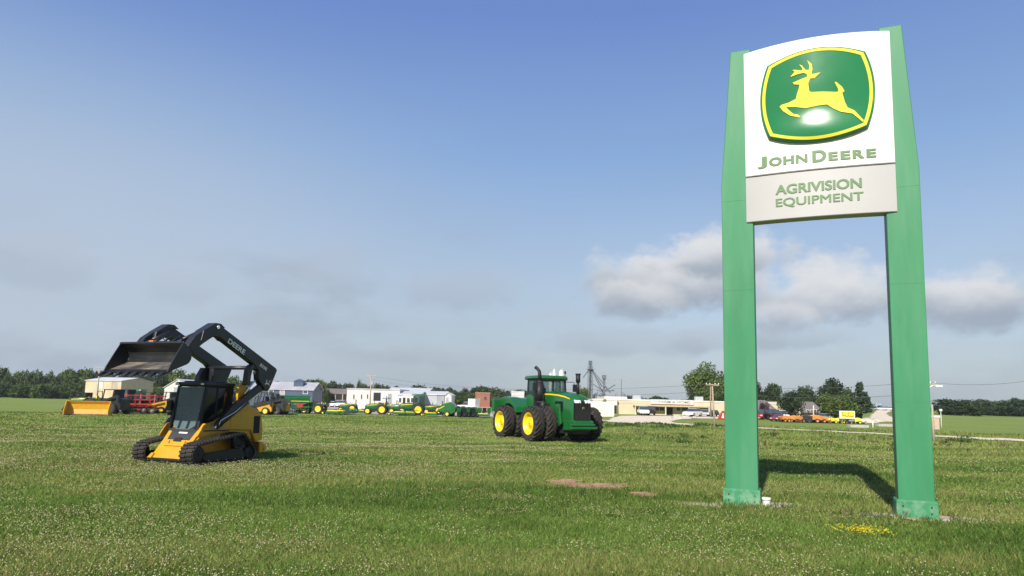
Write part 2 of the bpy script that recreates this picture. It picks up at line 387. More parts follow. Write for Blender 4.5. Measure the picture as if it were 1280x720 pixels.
def sheet(name, poly, m, dz, step=2.0, label=None):
    bm = bmesh.new(); vs = [bm.verts.new((x, y, 0)) for x, y in poly]; bm.faces.new(vs)
    x0 = min(p[0] for p in poly); x1 = max(p[0] for p in poly); y0 = min(p[1] for p in poly); y1 = max(p[1] for p in poly)
    for ax, a, b in ((0, x0, x1), (1, y0, y1)):
        t = a+step
        while t < b:
            co = (t, 0, 0) if ax == 0 else (0, t, 0); no = (1, 0, 0) if ax == 0 else (0, 1, 0)
            bmesh.ops.bisect_plane(bm, geom=bm.verts[:]+bm.edges[:]+bm.faces[:], plane_co=co, plane_no=no, dist=1e-5); t += step
    for v in bm.verts: v.co.z = tz(v.co.x, v.co.y)+dz
    for f in bm.faces: f.smooth = True
    bmesh.ops.recalc_face_normals(bm, faces=bm.faces[:])
    if sum(f.normal.z for f in bm.faces) < 0: bmesh.ops.reverse_faces(bm, faces=bm.faces[:])
    me = bpy.data.meshes.new(name); bm.to_mesh(me); bm.free(); me.materials.append(M[m])
    o = bpy.data.objects.new(name, me); COL.objects.link(o); return tag(o, label, kind='structure')
def rough_edge(poly, amp, seed, step=1.0):
    """walk the outline and make it uneven"""
    r = random.Random(seed); out = []
    for i, a in enumerate(poly):
        b = poly[(i+1) % len(poly)]; d = math.dist(a, b); k = max(1, int(d/step)); nx_, ny_ = (b[1]-a[1])/max(d, 1e-6), -(b[0]-a[0])/max(d, 1e-6)
        for j in range(k):
            t = j/k; w = r.uniform(-amp, amp); out.append((a[0]+(b[0]-a[0])*t+nx_*w, a[1]+(b[1]-a[1])*t+ny_*w))
    return out
M['gravel'] = mat('gravel_road', (.68, .575, .43), .95, var=.13, scale=1.6, bump=.5, bscale=30, spec=.2)
M['yard'] = mat('gravel_yard', (.46, .40, .32), .95, var=.22, scale=.5, bump=.5, bscale=20, spec=.2)
M['bed'] = mat('sandy_gravel', (.40, .32, .23), .95, var=.35, scale=12, bump=.8, bscale=40, spec=.1)
M['dirt'] = mat('bare_dirt', (.37, .225, .13), .97, var=.35, scale=6, bump=.8, bscale=25, spec=.1)
yard_poly = rough_edge([(-66, 101), (-58, 101), (-34, 103.5), (-24, 108), (-6, 108), (10, 112), (16, 150), (16, 225), (-66, 225)], .5, 3, 2)
sheet('gravel_yard', yard_poly, 'yard', .05, 5)
road_c = [on_ground(*p) for p in ((690, 523), (760, 526), (850, 529.5), (930, 534.5), (1040, 539.5), (1115, 543.2), (1180, 546), (1290, 551))]
road_poly = [(x-.5, y+2.6) for x, y in road_c]+[(x+.5, y-2.6) for x, y in road_c[::-1]]
sheet('gravel_road', rough_edge(road_poly, .25, 5, 1.5), 'gravel', .05, 2)
lot = [on_ground(*p) for p in ((758, 527.5), (764, 523), (776, 520), (842, 520.3), (915, 521.5), (990, 523), (990, 525.5), (915, 524), (868, 523.4), (846, 525), (838, 527), (846, 529.2), (870, 531.2), (905, 533.4), (905, 535), (850, 531.8), (800, 530))]
sheet('store_parking', rough_edge(lot, .3, 6, 1.5), 'gravel', .055, 2)
drive = lot
fr = [(p[0], p[1]) for p in (gx(1082, 128), gx(1121, 124), gx(1119, 140), gx(1108, 190), gx(1118, 290), gx(1098, 300), gx(1092, 200))]
sheet('far_gravel_track', rough_edge(fr, .4, 12, 4), 'gravel', .06, 6)
# bare earth spots in the lawn
DIRT = []
def blob(c, rx, ry, seed, n=40, rot=0.):
    out = []
    r = random.Random(seed); ph = [r.uniform(0, 6.28) for _ in range(6)]
    for i in range(n):
        t = 2*math.pi*i/n; k = 1+.22*math.sin(2*t+ph[0])+.16*math.sin(3*t+ph[1])+.12*math.sin(5*t+ph[2])+.09*math.sin(9*t+ph[3])+.05*math.sin(14*t+ph[4])
        x, y = rx*k*math.cos(t), ry*k*math.sin(t)
        out.append((c[0]+x*math.cos(rot)-y*math.sin(rot), c[1]+x*math.sin(rot)+y*math.cos(rot)))
    return out
for (px, py, rx, ry, sd) in ((740, 608, .75, .62, 1), (706, 602, .42, .50, 2), (804, 618.5, .28, .40, 3), (688, 606, .30, .2, 9), (598, 612, .16, .2, 4), (385, 568, .35, .3, 5), (752, 600, .2, .15, 6)):
    c = on_ground(px, py); p = blob(c, rx, ry, sd); DIRT.append((c, rx, ry)); sheet('dirt_patch', p, 'dirt', .012, .25)
SIGN_L = np.array([4.171, 12.712]); SU = np.array([math.cos(R_(22.5)), -math.sin(R_(22.5))]); SN = np.array([SU[1], -SU[0]])
SN = -np.array([math.sin(R_(22.5)), math.cos(R_(22.5))])
for k, (u_, rx, ry) in enumerate(((0.02, 1.05, .46), (2.80, .95, .44))):
    c = tuple(SIGN_L+SU*u_-SN*.08); DIRT.append((c, rx*1.0, ry*1.0)); sheet('gravel_bed', blob(c, rx, ry, 20+k, rot=-R_(22.5)), 'bed', .014, .2)

# ------------------------------------------------------------------ grass
def grass_mat():
    m, nt, b = new_mat('grass_blades'); n = nt.nodes; L = nt.links
    a = n.new('ShaderNodeAttribute'); a.attribute_name = 'tint'
    L.new(a.outputs['Color'], b.inputs['Base Color']); b.inputs['Roughness'].default_value = .6; b.inputs['Specular IOR Level'].default_value = .12
    tl = n.new('ShaderNodeBsdfTranslucent'); L.new(a.outputs['Color'], tl.inputs[0])
    mx = n.new('ShaderNodeMixShader'); mx.inputs[0].default_value = .3; L.new(b.outputs[0], mx.inputs[1]); L.new(tl.outputs[0], mx.inputs[2])
    L.new(mx.outputs[0], n['Material Output'].inputs[0]); return m
M['grass'] = grass_mat()
def mesh_np(name, V, Fc, m, tint=None, smooth=False):
    """fast mesh from arrays; Fc is (n,3) or (n,4)"""
    me = bpy.data.meshes.new(name); k = Fc.shape[1]
    me.vertices.add(len(V)); me.vertices.foreach_set('co', V.astype(np.float32).ravel())
    me.loops.add(Fc.size); me.loops.foreach_set('vertex_index', Fc.astype(np.int32).ravel())
    me.polygons.add(len(Fc)); me.polygons.foreach_set('loop_start', np.arange(0, Fc.size, k, dtype=np.int32))
    if tint is not None:
        at = me.attributes.new('tint', 'FLOAT_COLOR', 'POINT')
        at.data.foreach_set('color', np.concatenate([tint, np.ones((len(tint), 1))], 1).astype(np.float32).ravel())
    me.update(calc_edges=True); me.materials.append(M[m])
    o = bpy.data.objects.new(name, me); COL.objects.link(o); return o
def scatter(bands, half=R_(43)):
    P = []; D = []
    for r0, r1, dens in bands:
        A = half*(r1*r1-r0*r0); k = int(A*dens)
        r = np.sqrt(rng.random(k)*(r1*r1-r0*r0)+r0*r0); t = (rng.random(k)*2-1)*half
        P.append(np.stack([r*np.sin(t), r*np.cos(t)], 1))
    return np.concatenate(P)
def in_poly(P, poly):
    x, y = P[:, 0], P[:, 1]; ins = np.zeros(len(P), bool); n = len(poly)
    for i in range(n):
        (x1, y1), (x2, y2) = poly[i], poly[(i+1) % n]
        c = ((y1 > y) != (y2 > y)) & (x < (x2-x1)*(y-y1)/((y2-y1) or 1e-9)+x1); ins ^= c
    return ins
def bare(P):
    ok = np.ones(len(P), bool)
    for c, rx, ry in DIRT:
        d = ((P[:, 0]-c[0])/rx)**2+((P[:, 1]-c[1])/ry)**2
        ok &= (d > (.50+.85*rng.random(len(P)))) | (rng.random(len(P)) < .03)
    far = P[:, 1] > 55
    if far.any():
        for pl in (road_poly, lot, drive, yard_poly):
            q = in_poly(P, pl); ok &= ~q
    return ok
P = scatter([(5.2, 8, 4200), (8, 11, 2700), (11, 15, 1600), (15, 20, 900), (20, 28, 420), (28, 40, 190), (40, 60, 75), (60, 100, 24)])
P = P[bare(P)]
dist = np.hypot(P[:, 0], P[:, 1]); nb = len(P)
lush = fbm(P[:, 0]*.28+9, P[:, 1]*.42+3, 11, 4); dry = fbm(P[:, 0]*.13+4, P[:, 1]*.50+7, 21, 5); fine = fbm(P[:, 0]*1.7, P[:, 1]*1.9, 31, 3)
lu = S(.36, .68, lush*.65+fine*.35); dr = S(.46, .62, dry*.75+fine*.25)
dr = np.clip(dr+.45*S(6, 20, P[:, 0])*S(30, 46, P[:, 1])*S(.35, .6, fbm(P[:, 0]*.1, P[:, 1]*.3, 61, 3)), 0, 1)
weeds = S(9, 20, P[:, 0])*S(28, 44, P[:, 1])
h = (.035+.055*rng.random(nb))*(.65+.8*lu)*(1+.5*weeds); h = h*(1+.4*S(20, 60, dist))
w = (.0028+.0022*rng.random(nb))*np.maximum(1, dist/9.)*(1+.2*rng.random(nb))
ang = rng.random(nb)*2*math.pi; lean = (.25+.9*rng.random(nb))*h; la = rng.random(nb)*2*math.pi
bz = terr(P[:, 0], P[:, 1])-.004
base = np.stack([P[:, 0], P[:, 1], bz], 1); dx = np.stack([np.cos(ang)*w, np.sin(ang)*w, 0*w], 1)
tip = base+np.stack([np.cos(la)*lean, np.sin(la)*lean, h], 1)
V = np.stack([base-dx, base+dx, tip], 1).reshape(-1, 3)
FA = np.arange(nb*3).reshape(-1, 3)
g_lush = np.array([.080, .155, .026]); g_mid = np.array([.170, .268, .048]); g_pale = np.array([.305, .365, .095]); g_dry = np.array([.34, .295, .11])
t = rng.random(nb)[:, None]
colr = g_mid*(1-lu[:, None]*.8)+g_lush*lu[:, None]*.8
colr = colr*(1-.55*dr[:, None])+g_pale*.55*dr[:, None]
isdry = (rng.random(nb) < .06+.26*dr)[:, None]; colr = np.where(isdry, g_dry*(.7+.5*t), colr*(.32+1.35*t**1.4))
colr = colr*(1-.0*weeds[:, None])
tv = np.repeat(colr, 3, 0)
grass = mesh_np('lawn_grass', V, FA, 'grass', tv); tag(grass, 'mown green grass with drier straw coloured bands covering the field', 'grass', kind='stuff')
# broad clover leaves lying low between the blades, as small tilted triangles
P2 = scatter([(5.2, 9, 1300), (9, 14, 650), (14, 22, 220), (22, 34, 70)]); P2 = P2[bare(P2)]; k = len(P2); d2 = np.hypot(P2[:, 0], P2[:, 1])
r = (.007+.006*rng.random(k))*np.maximum(1, d2/11); c = np.stack([P2[:, 0], P2[:, 1], terr(P2[:, 0], P2[:, 1])+.025+.04*rng.random(k)], 1)
a0 = rng.random(k)*6.28; V = []
for j in range(3):
    a = a0+j*2.094; V.append(c+np.stack([np.cos(a)*r, np.sin(a)*r, (rng.random(k)-.5)*r*1.1], 1))
V = np.stack(V, 1).reshape(-1, 3); lu2 = S(.38, .66, fbm(P2[:, 0]*.28+9, P2[:, 1]*.42+3, 11, 4))
cc = (np.array([.105, .190, .034])*(1-lu2[:, None])+np.array([.075, .145, .027])*lu2[:, None])*(.6+.8*rng.random((k, 1)))
cl = mesh_np('clover_leaves', V, np.arange(3*k).reshape(-1, 3), 'grass', np.repeat(cc, 3, 0)); tag(cl, 'low clover leaves growing between the grass blades', 'clover', kind='stuff')
# white clover heads in drifts
P3 = scatter([(5.2, 9, 430), (9, 14, 360), (14, 22, 230), (22, 34, 95), (34, 60, 26)]); P3 = P3[bare(P3)]
dn = fbm(P3[:, 0]*.33+2, P3[:, 1]*.55+6, 41, 4); fl = fbm(P3[:, 0]*1.3, P3[:, 1]*1.6, 51, 3)
leftw = .62+.55*S(4, -6, P3[:, 0])-.25*S(1, 6, P3[:, 0])
keep = rng.random(len(P3)) < np.clip(S(.43, .62, dn*.6+fl*.4), .05, 1)*leftw*.85; P3 = P3[keep]; k = len(P3)
d3 = np.hypot(P3[:, 0], P3[:, 1]); r = (.0060+.0055*rng.random(k))*np.maximum(1, (d3/13)**.8)
c = np.stack([P3[:, 0], P3[:, 1], terr(P3[:, 0], P3[:, 1])+.055+.045*rng.random(k)], 1)
octa = np.array([(1, 0, 0), (-1, 0, 0), (0, 1, 0), (0, -1, 0), (0, 0, .95), (0, 0, -.8)]); of = np.array([(0, 2, 4), (2, 1, 4), (1, 3, 4), (3, 0, 4), (2, 0, 5), (1, 2, 5), (3, 1, 5), (0, 3, 5)])
V = (c[:, None, :]+octa[None]*r[:, None, None]).reshape(-1, 3); FA = (np.arange(k)[:, None, None]*6+of[None]).reshape(-1, 3)
brown = (rng.random(k) < .45)[:, None]
cc = np.where(brown, np.array([.34, .28, .11]), np.array([.56, .54, .31]))*(.75+.4*rng.random((k, 1)))
fo = mesh_np('clover_blossoms', V, FA, 'grass', np.repeat(cc, 6, 0)); tag(fo, 'small white and browning clover blossoms scattered over the grass', 'clover', kind='stuff')
# little yellow flower patch and taller weeds by the sign
yx, yy = on_ground(1081, 671); k = 190
P4 = np.stack([yx+rng.normal(0, .19, k), yy+rng.normal(0, .15, k)], 1); r = .009+.008*rng.random(k)
c = np.stack([P4[:, 0], P4[:, 1], terr(P4[:, 0], P4[:, 1])+.08+.06*rng.random(k)], 1)
V = (c[:, None, :]+octa[None]*np.array([1, 1, .5])*r[:, None, None]).reshape(-1, 3); FA = (np.arange(k)[:, None, None]*6+of[None]).reshape(-1, 3)
yo = mesh_np('yellow_flowers', V, FA, 'grass', np.repeat(np.array([[.85, .68, .03]])*(.7+.4*rng.random((k, 1))), 6, 0)); tag(yo, 'patch of tiny yellow flowers in the grass before the sign', 'flowers', kind='stuff')
wv, wc = [], []
def weed_tuft(x, y, n, hh, rad, ww, colw):
    z = tz(x, y)
    for _ in range(n):
        a = random.uniform(0, 6.28); rr = rad*math.sqrt(random.random()); bx, by = x+rr*math.cos(a), y+rr*math.sin(a)
        H_ = hh*random.uniform(.45, 1.1); la_ = random.uniform(0, 6.28); le = H_*random.uniform(.2, .8); wa = random.uniform(0, 6.28); q = ww*random.uniform(.6, 1.3)
        p0 = np.array([bx, by, z]); p2 = p0+np.array([math.cos(la_)*le, math.sin(la_)*le, H_]); p1 = (p0+p2)/2+np.array([0, 0, H_*.15]); d = np.array([math.cos(wa)*q, math.sin(wa)*q, 0])
        wv.extend([p0-d*.4, p1-d, p2, p1+d]); s = random.uniform(.6, 1.35); wc.extend([tuple(c_*s for c_ in colw)]*4)
for u_, v_, n in ((-.45, .1, 120), (.2, .42, 150), (.55, .35, 120), (.9, .5, 120), (1.35, .45, 200), (1.8, .5, 150), (2.2, .45, 180), (2.55, .48, 160), (3.0, .45, 140), (3.2, .3, 120), (-.2, .5, 100), (1.1, .1, 80), (1.7, .1, 80), (0., .6, 120), (2.4, -.3, 80)):
    for q_ in range(3):
        p = SIGN_L+SU*(u_+random.uniform(-.3, .3))+SN*(v_+random.uniform(-.18, .22)); weed_tuft(p[0], p[1], n//6, random.uniform(.06, .17), random.uniform(.1, .3), .009, random.choice([(.085, .16, .03), (.11, .18, .04), (.15, .19, .06), (.22, .20, .09)]))
for _ in range(70):   # rough unmown clumps in the dip before the road
    x = random.uniform(9, 50); y = random.uniform(42, 66); weed_tuft(x, y, 26, random.uniform(.18, .4), random.uniform(.3, .9), .05, random.choice([(.045, .095, .02), (.07, .12, .03), (.18, .18, .07), (.11, .085, .045)]))
for _ in range(60):
    px = random.uniform(690, 905); x, y = on_ground(px, random.uniform(530, 536)); weed_tuft(x, y, 30, random.uniform(.2, .4), random.uniform(.5, 1.2), .07, random.choice([(.04, .09, .018), (.06, .11, .025)]))
wo = mesh_np('tall_weeds', np.array(wv), np.arange(len(wv)).reshape(-1, 4), 'grass', np.array(wc)); tag(wo, 'taller weeds left unmown round the sign posts and along the ditch', 'weeds', kind='stuff')
# ------------------------------------------------------------------ pylon sign (local: x along the face, -y towards the viewer, z up)
SROOT = SIGN_L-SN*.17
sroot = empty('pylon_sign', (SROOT[0], SROOT[1], tz(*SIGN_L)-.0), -R_(22.5), 'tall green two-post sign with white panel and leaping deer emblem, standing on the lawn', 'sign')
def post(u0, u1, uo_top, side):
    """box column whose outer edge leans in above the bend"""
    a = (u0, u1) if side > 0 else (u0, u1)
    pl = [(u0, .27), (u1, .27), (u1, 5.93), (u1-(uo_top if side > 0 else 0), 8.56), (u0+(uo_top if side < 0 else 0), 8.56), (u0, 5.93)]
    p = MB().prism(pl, -.16, .22).build('post', 'post_green', sroot, bevel=.012)
    b = MB(); b.box(((u0+u1)/2, .03, .125), (u1-u0+.08, .48, .31), taper=(.985, .97)); b.box(((u0+u1)/2, .03, .283), (u1-u0+.05, .44, .02))
    b = b.build('post_boot', 'boot_green', p, bevel=.012)
    for z in (.10, .20):
        for q in (u0+.06, u1-.06): MB().cyl((q, -.205, z), (q, -.222, z), .016, n=6).build('bolt', 'dusty_steel', b)
    for z in (1.9, 3.9, 5.6): MB().bb(u0+.002, u1-.002, -.1625, -.159, z, z+.006).build('seam', 'post_green', p)
post(-.275, .285, .20, -1)
post(2.475, 3.005, .17, 1)
cx = 1.405; hw = 1.235
def bulge(u): return -.175-.075*(1-((u-cx)/hw)**2)       # front of the bowed panel
def panel(name, z0, z1, m, arch=0., gap=.0, depth=.26, sag=0.):
    N = 36; b = MB(); R0 = []
    for i in range(N+1):
        u = cx-hw+2*hw*i/N; k = 1-((u-cx)/hw)**2; y = bulge(u)
        R0.append([(u, y, z0-sag*k), (u, y-.012, z0+.012-sag*k), (u, y-.012, z1-.012+arch*k), (u, y, z1+arch*k), (u, y+depth, z1+arch*k), (u, y+depth, z0-sag*k)])
    b.loft(R0, smooth=False); return b.build(name, m, sroot)
face = panel('face_panel', 6.035, 8.47, 'panel_white', arch=.075)
low = panel('name_panel', 5.16, 6.012, 'panel_silver', sag=0.0)
bk = MB(); bk.bb(cx-hw+.03, cx+hw-.03, -.10, .12, 5.2, 8.44); bk.build('panel_frame', 'steel_dark', sroot)
rg = MB()
rg.bb(cx-hw-.004, cx+hw+.004, -.172, .08, 6.0125, 6.0345); rg.build('joint_strip', 'steel_dark', sroot)
def on_panel(vs, lift=0.):
    """plane (u, z, out) onto the bowed front"""
    return [(u, bulge(u)-.014-o-lift, z) for u, z, o in vs]
def letters(parts, parent, m):
    b = MB()
    for s, x0, x1, y0, y1, bold in parts:
        vs, fs = text_fit(s, x0, x1, y0, y1, .004, bold)
        for k_, (ox, oz) in enumerate(((-.006, 0), (.006, .002), (0, -.003))): b.add(on_panel([(v[0]+ox, v[1]+oz, v[2]+.004+.0008*k_) for v in vs]), fs)
    return b.build('lettering', m, parent, fix=False)
letters([('J', .39, .545, 6.155, 6.375, 0.028), ('O', .59, .80, 6.175, 6.335, 0.030), ('H', .835, 1.01, 6.178, 6.332, 0.030), ('N', 1.05, 1.235, 6.178, 6.332, .018),
         ('D', 1.325, 1.545, 6.160, 6.375, 0.028), ('E', 1.59, 1.735, 6.162, 6.318, 0.032), ('E', 1.785, 1.935, 6.160, 6.316, 0.032), ('R', 1.98, 2.155, 6.158, 6.314, 0.030), ('E', 2.20, 2.345, 6.156, 6.312, 0.032)], face, 'letter_green')
letters([('AGRIVISION', .69, 2.10, 5.625, 5.80, .010), ('EQUIPMENT', .69, 2.12, 5.372, 5.547, .0)], low, 'letter_green')
# emblem: a pillow-shaped green shield, raised yellow outline, yellow deer
ecx, ecz = 1.412, 7.415
def shield(k, n=14):
    """outline with four corners and bulged sides; k shrinks it"""
    c = [(-.825, .70), (.825, .70), (.825, -.715), (-.825, -.715)]; bul = [(0, .19), (.135, 0), (0, -.175), (-.135, 0)]; out = []
    for i in range(4):
        a, b = c[i], c[(i+1) % 4]
        for j in range(n):
            t = j/n; q = 4*t*(1-t); out.append((a[0]+(b[0]-a[0])*t+bul[i][0]*q, a[1]+(b[1]-a[1])*t+bul[i][1]*q))
    return [(x*k, z*k) for x, z in out]
def pillow(x, z):
    # nearly flat field that lips forward along its foot and rolls off at the rim
    k = max(abs(x/.97), -z/.89, z/1.08); rim = 1-max(0, (k-.80)/.20)**2.5
    t = min(1, max(0, (-.22-z)/.46)); lip = t*t*(3-2*t)  # foot lip added to the shape so a sun highlight falls low
    return .056+(.018+.034*lip)*max(0, rim)-.05*x*x
def surf(x, z, o=0.): return (ecx+x, bulge(ecx+x)-.012-pillow(x, z)-o, ecz+z)
e = MB(); rings = []
sh0 = shield(1.0)
rings.append([(ecx+x, bulge(ecx+x)-.005, ecz+z) for x, z in sh0]); rings.append([(ecx+x, bulge(ecx+x)-.04, ecz+z) for x, z in sh0])
for k in (.985, .96, .9, .82, .72, .6, .47, .33, .2, .08): rings.append([surf(x, z) for x, z in shield(k)])
e.loft(rings, smooth=True); emb = e.build('emblem', 'emblem_green', face)
def strip_on(k0, k1, lift):
    b = MB(); A = shield(k0); B = shield(k1)
    # side-by-side rings with a little height, so the outline stands proud
    b.loft([[surf(x, z, -.002) for x, z in A], [surf(x, z, lift) for x, z in A], [surf(x, z, lift) for x, z in B], [surf(x, z, -.002) for x, z in B]], smooth=False, caps=False)
    return b
strip_on(.962, .905, .008).build('emblem_outline', 'emblem_yellow', emb)
DEER = [(-0.38, 0.18), (-0.35, 0.14), (-0.26, 0.12), (-0.27, 0.06), (-0.31, -0.06), (-0.33, -0.15), (-0.46, -0.2), (-0.59, -0.22), (-0.62, -0.25), (-0.56, -0.35), (-0.44, -0.46), (-0.28, -0.53), (-0.26, -0.51), (-0.31, -0.46), (-0.38, -0.44), (-0.48, -0.32), (-0.5, -0.28), (-0.33, -0.31), (-0.17, -0.36), (0.04, -0.34), (0.2, -0.34), (0.3, -0.43), (0.42, -0.51), (0.62, -0.57), (0.72, -0.68), (0.78, -0.75), (0.8, -0.72), (0.72, -0.61), (0.65, -0.51), (0.54, -0.44), (0.5, -0.33), (0.47, -0.19), (0.46, -0.15), (0.5, -0.12), (0.46, -0.03), (0.36, 0.08), (0.34, 0.07), (0.39, -0.05), (0.4, -0.11), (0.36, -0.12), (0.13, -0.08), (-0.07, -0.06), (-0.1, -0.02), (-0.11, 0.12), (-0.07, 0.21), (0.0, 0.2), (0.11, 0.3), (0.0, 0.29), (-0.05, 0.29), (-0.03, 0.38), (-0.04, 0.49), (-0.12, 0.58), (-0.08, 0.46), (-0.09, 0.38), (-0.15, 0.39), (-0.21, 0.49), (-0.26, 0.52), (-0.21, 0.44), (-0.2, 0.39), (-0.28, 0.41), (-0.34, 0.43), (-0.38, 0.43), (-0.34, 0.39), (-0.42, 0.3), (-0.3, 0.33), (-0.18, 0.34), (-0.13, 0.3), (-0.12, 0.25), (-0.21, 0.23)]
DEER = [(x*.97-.02, (z+.1)*.97-.0) for x, z in DEER]
from mathutils.geometry import tessellate_polygon
bm = bmesh.new(); vs = [bm.verts.new((x, z, 0)) for x, z in DEER]
for t3 in tessellate_polygon([[Vector((x, z, 0)) for x, z in DEER]]): bm.faces.new([vs[i] for i in t3])
bmesh.ops.recalc_face_normals(bm, faces=bm.faces[:])
for ax in (0, 1):
    t_ = -.9
    while t_ < .9:
        bmesh.ops.bisect_plane(bm, geom=bm.verts[:]+bm.edges[:]+bm.faces[:], plane_co=((t_, 0, 0) if ax == 0 else (0, t_, 0)), plane_no=((1, 0, 0) if ax == 0 else (0, 1, 0)), dist=1e-5); t_ += .09
r_ = bmesh.ops.extrude_face_region(bm, geom=bm.faces[:]); top = [v for v in r_['geom'] if isinstance(v, bmesh.types.BMVert)]; ts = set(top)
for v in bm.verts:
    v.co = Vector(surf(v.co.x, v.co.y, .014 if v in ts else -.003))
bmesh.ops.recalc_face_normals(bm, faces=bm.faces[:])
me = bpy.data.meshes.new('deer'); bm.to_mesh(me); bm.free(); me.materials.append(M['emblem_yellow'])
dr_ = bpy.data.objects.new('leaping_deer', me); COL.objects.link(dr_); dr_.parent = emb
# capped pipe and kerb stones by the near posts
p = SIGN_L+SU*.42+SN*.05
po = MB().cyl((0, 0, -.05), (0, 0, .16), .065).cyl((0, 0, .12), (0, 0, .165), .075).build('capped_pipe', 'white_plastic', None)
po.location = (p[0], p[1], tz(*p)); tag(po, 'short white capped pipe beside the shaded foot of the sign', 'pipe')
def stone(u_, v_, sx, sy, label):
    p = SIGN_L+SU*u_+SN*v_; b = MB().ball((0, 0, 0), 1, 9, 6)
    b.v = [(x*sx*(1+.2*math.sin(5*y+3*z+u_)), y*sy*(1+.2*math.sin(4*x+u_)), z*.045) for x, y, z in b.v]
    o = b.build('stone', 'concrete'); o.location = (p[0], p[1], tz(*p)+.02); o.rotation_euler.z = -R_(22.5)+u_; tag(o, label, 'stone')
stone(.62, .20, .17, .10, 'flat pale stone in the grass just past the white capped pipe')
stone(2.34, .25, .10, .07, 'small pale stone against the green sign boot nearest the camera')
stone(3.14, .22, .12, .08, 'pale stone at the outer corner of the taller looking sign post')
# ------------------------------------------------------------------ compact track loader (local: x forward, y to its own left, z up)
CT = on_ground(262, 578); CA = R_(22)
_f = np.array([-math.sin(CA), -math.cos(CA)]); _l = np.array([math.cos(CA), -math.sin(CA)])
_o = np.array([-8.30, 18.62])+1.09*(np.array([math.cos(R_(20)), -math.sin(R_(20))])-_l)
croot = empty('compact_track_loader', (_o[0], _o[1], tz(*_o)+.01), R_(-112), 'yellow and black compact track loader with raised arms and bucket, parked on the lawn', 'loader')
def hull(pts):
    pts = sorted(set((round(a, 5), round(b, 5)) for a, b in pts))
    def half(ps):
        h = []
        for p in ps:
            while len(h) > 1 and (h[-1][0]-h[-2][0])*(p[1]-h[-2][1])-(h[-1][1]-h[-2][1])*(p[0]-h[-2][0]) <= 0: h.pop()
            h.append(p)
        return h
    a = half(pts); b = half(pts[::-1]); return a[:-1]+b[:-1]
def resample(poly, step):
    out = []; per = 0; n = len(poly)
    segs = [(poly[i], poly[(i+1) % n], math.dist(poly[i], poly[(i+1) % n])) for i in range(n)]; tot = sum(q[2] for q in segs)
    k = int(tot/step); acc = 0; si = 0
    for j in range(k):
        t = tot*j/k
        while acc+segs[si][2] < t: acc += segs[si][2]; si += 1
        a, b, l = segs[si]; u = (t-acc)/l; out.append((a[0]+(b[0]-a[0])*u, a[1]+(b[1]-a[1])*u))
    return out
CIR = [(.86, .285, .285), (-.52, .54, .255), (-.89, .235, .235)]     # front idler, drive sprocket, rear idler (outer face of belt)
def belt(off):
    return hull([(x+(r-off)*math.cos(a*math.pi/24), z+(r-off)*math.sin(a*math.pi/24)) for x, z, r in CIR for a in range(48)])
def make_track(y0, y1, out):
    po = resample(belt(.035), .05); b = MB(); n = len(po)
    pin = []
    for i in range(n):
        a = po[i-1]; c = po[(i+1) % n]; d = math.hypot(c[0]-a[0], c[1]-a[1]); nxv, nzv = (c[1]-a[1])/d, -(c[0]-a[0])/d
        pin.append((po[i][0]-nxv*.04, po[i][1]-nzv*.04))
    b.loft([[(po[i][0], y0, po[i][1]), (po[i][0], y1, po[i][1]), (pin[i][0], y1, pin[i][1]), (pin[i][0], y0, pin[i][1])] for i in list(range(n))+[0]], smooth=False, caps=False)
    lg = resample(belt(.017), .098); m = len(lg)
    for i in range(m):                                   # tread bars with rounded ends, two staggered rows
        a = lg[i-1]; c = lg[(i+1) % m]; th = math.atan2(c[1]-a[1], c[0]-a[0])
        yc = (y0+y1)/2; w = (y1-y0)
        b.box((lg[i][0], yc-w*.25, lg[i][1]), (.05, w*.46, .04), rot=(0, -th, 0), taper=(.8, .96))
        b.box((lg[i][0]+.03*math.cos(th), yc+w*.25, lg[i][1]+.03*math.sin(th)), (.05, w*.46, .04), rot=(0, -th, 0), taper=(.8, .96))
    t = b.build('track', 'rubber', croot)
    s = 1 if out > (y0+y1)/2 else -1; yo = out-s*.03
    f = MB()
    f.prism([(.62, .10), (.72, .17), (.66, .30), (.25, .33), (-.30, .37), (-.62, .33), (-.72, .16), (-.62, .10)], yo-s*.10, yo-s*.02)
    f.prism([(-.78, .36), (-.40, .36), (-.30, .66), (-.50, .74), (-.70, .66)], yo-s*.20, yo-s*.07)
    f.build('track_frame', 'black_matt', t, bevel=.008)
    for x, z, r in ((.86, .285, .20), (-.89, .235, .165)):
        w = MB().lathe([(.03, -.16), (r*.55, -.16), (r, -.13), (r, .0), (r*.86, .02), (r*.4, .0), (.02, .01)][::1], (x, yo-s*.05, z), 'y', 24); w.build('idler', 'black_matt', t)
    sp = MB(); sp.lathe([(.03, -.05), (.14, -.05), (.14, .03), (.02, .04)], (-.52, yo-s*.10, .54), 'y', 18)
    for i in range(11):
        a = i*2*math.pi/11; sp.box((-.52+.17*math.cos(a), yo-s*.12, .54+.17*math.sin(a)), (.07, .06, .05), rot=(0, -a, 0))
    sp.build('sprocket', 'black_matt', t)
    for i in range(5):
        x = .55-i*.29
        MB().lathe([(.02, -.12), (.075, -.12), (.08, 0), (.03, .015)], (x, yo-s*.06, .12), 'y', 16).build('roller', 'black_matt', t)
        MB().cyl((x, yo-s*.02, .115), (x, yo+s*.004, .115), .016, n=8).build('bolt', 'chrome', t)
make_track(.66, 1.09, 1.09); make_track(-.93, -.52, -.93)
# lower body
b = MB(); b.prism([(.80, .22), (.55, .60), (.25, .88), (-.2, .94), (-1.3, .90), (-1.45, .30), (-1.2, .20)], -.60, .60)
b.build('chassis', 'con_yellow', croot, bevel=.015)
b = MB(); b.bb(.93, 1.0, -.58, .58, .10, .16); b.bb(-.9, .9, -.55, .55, .14, .24); b.build('belly_plate', 'black_matt', croot)
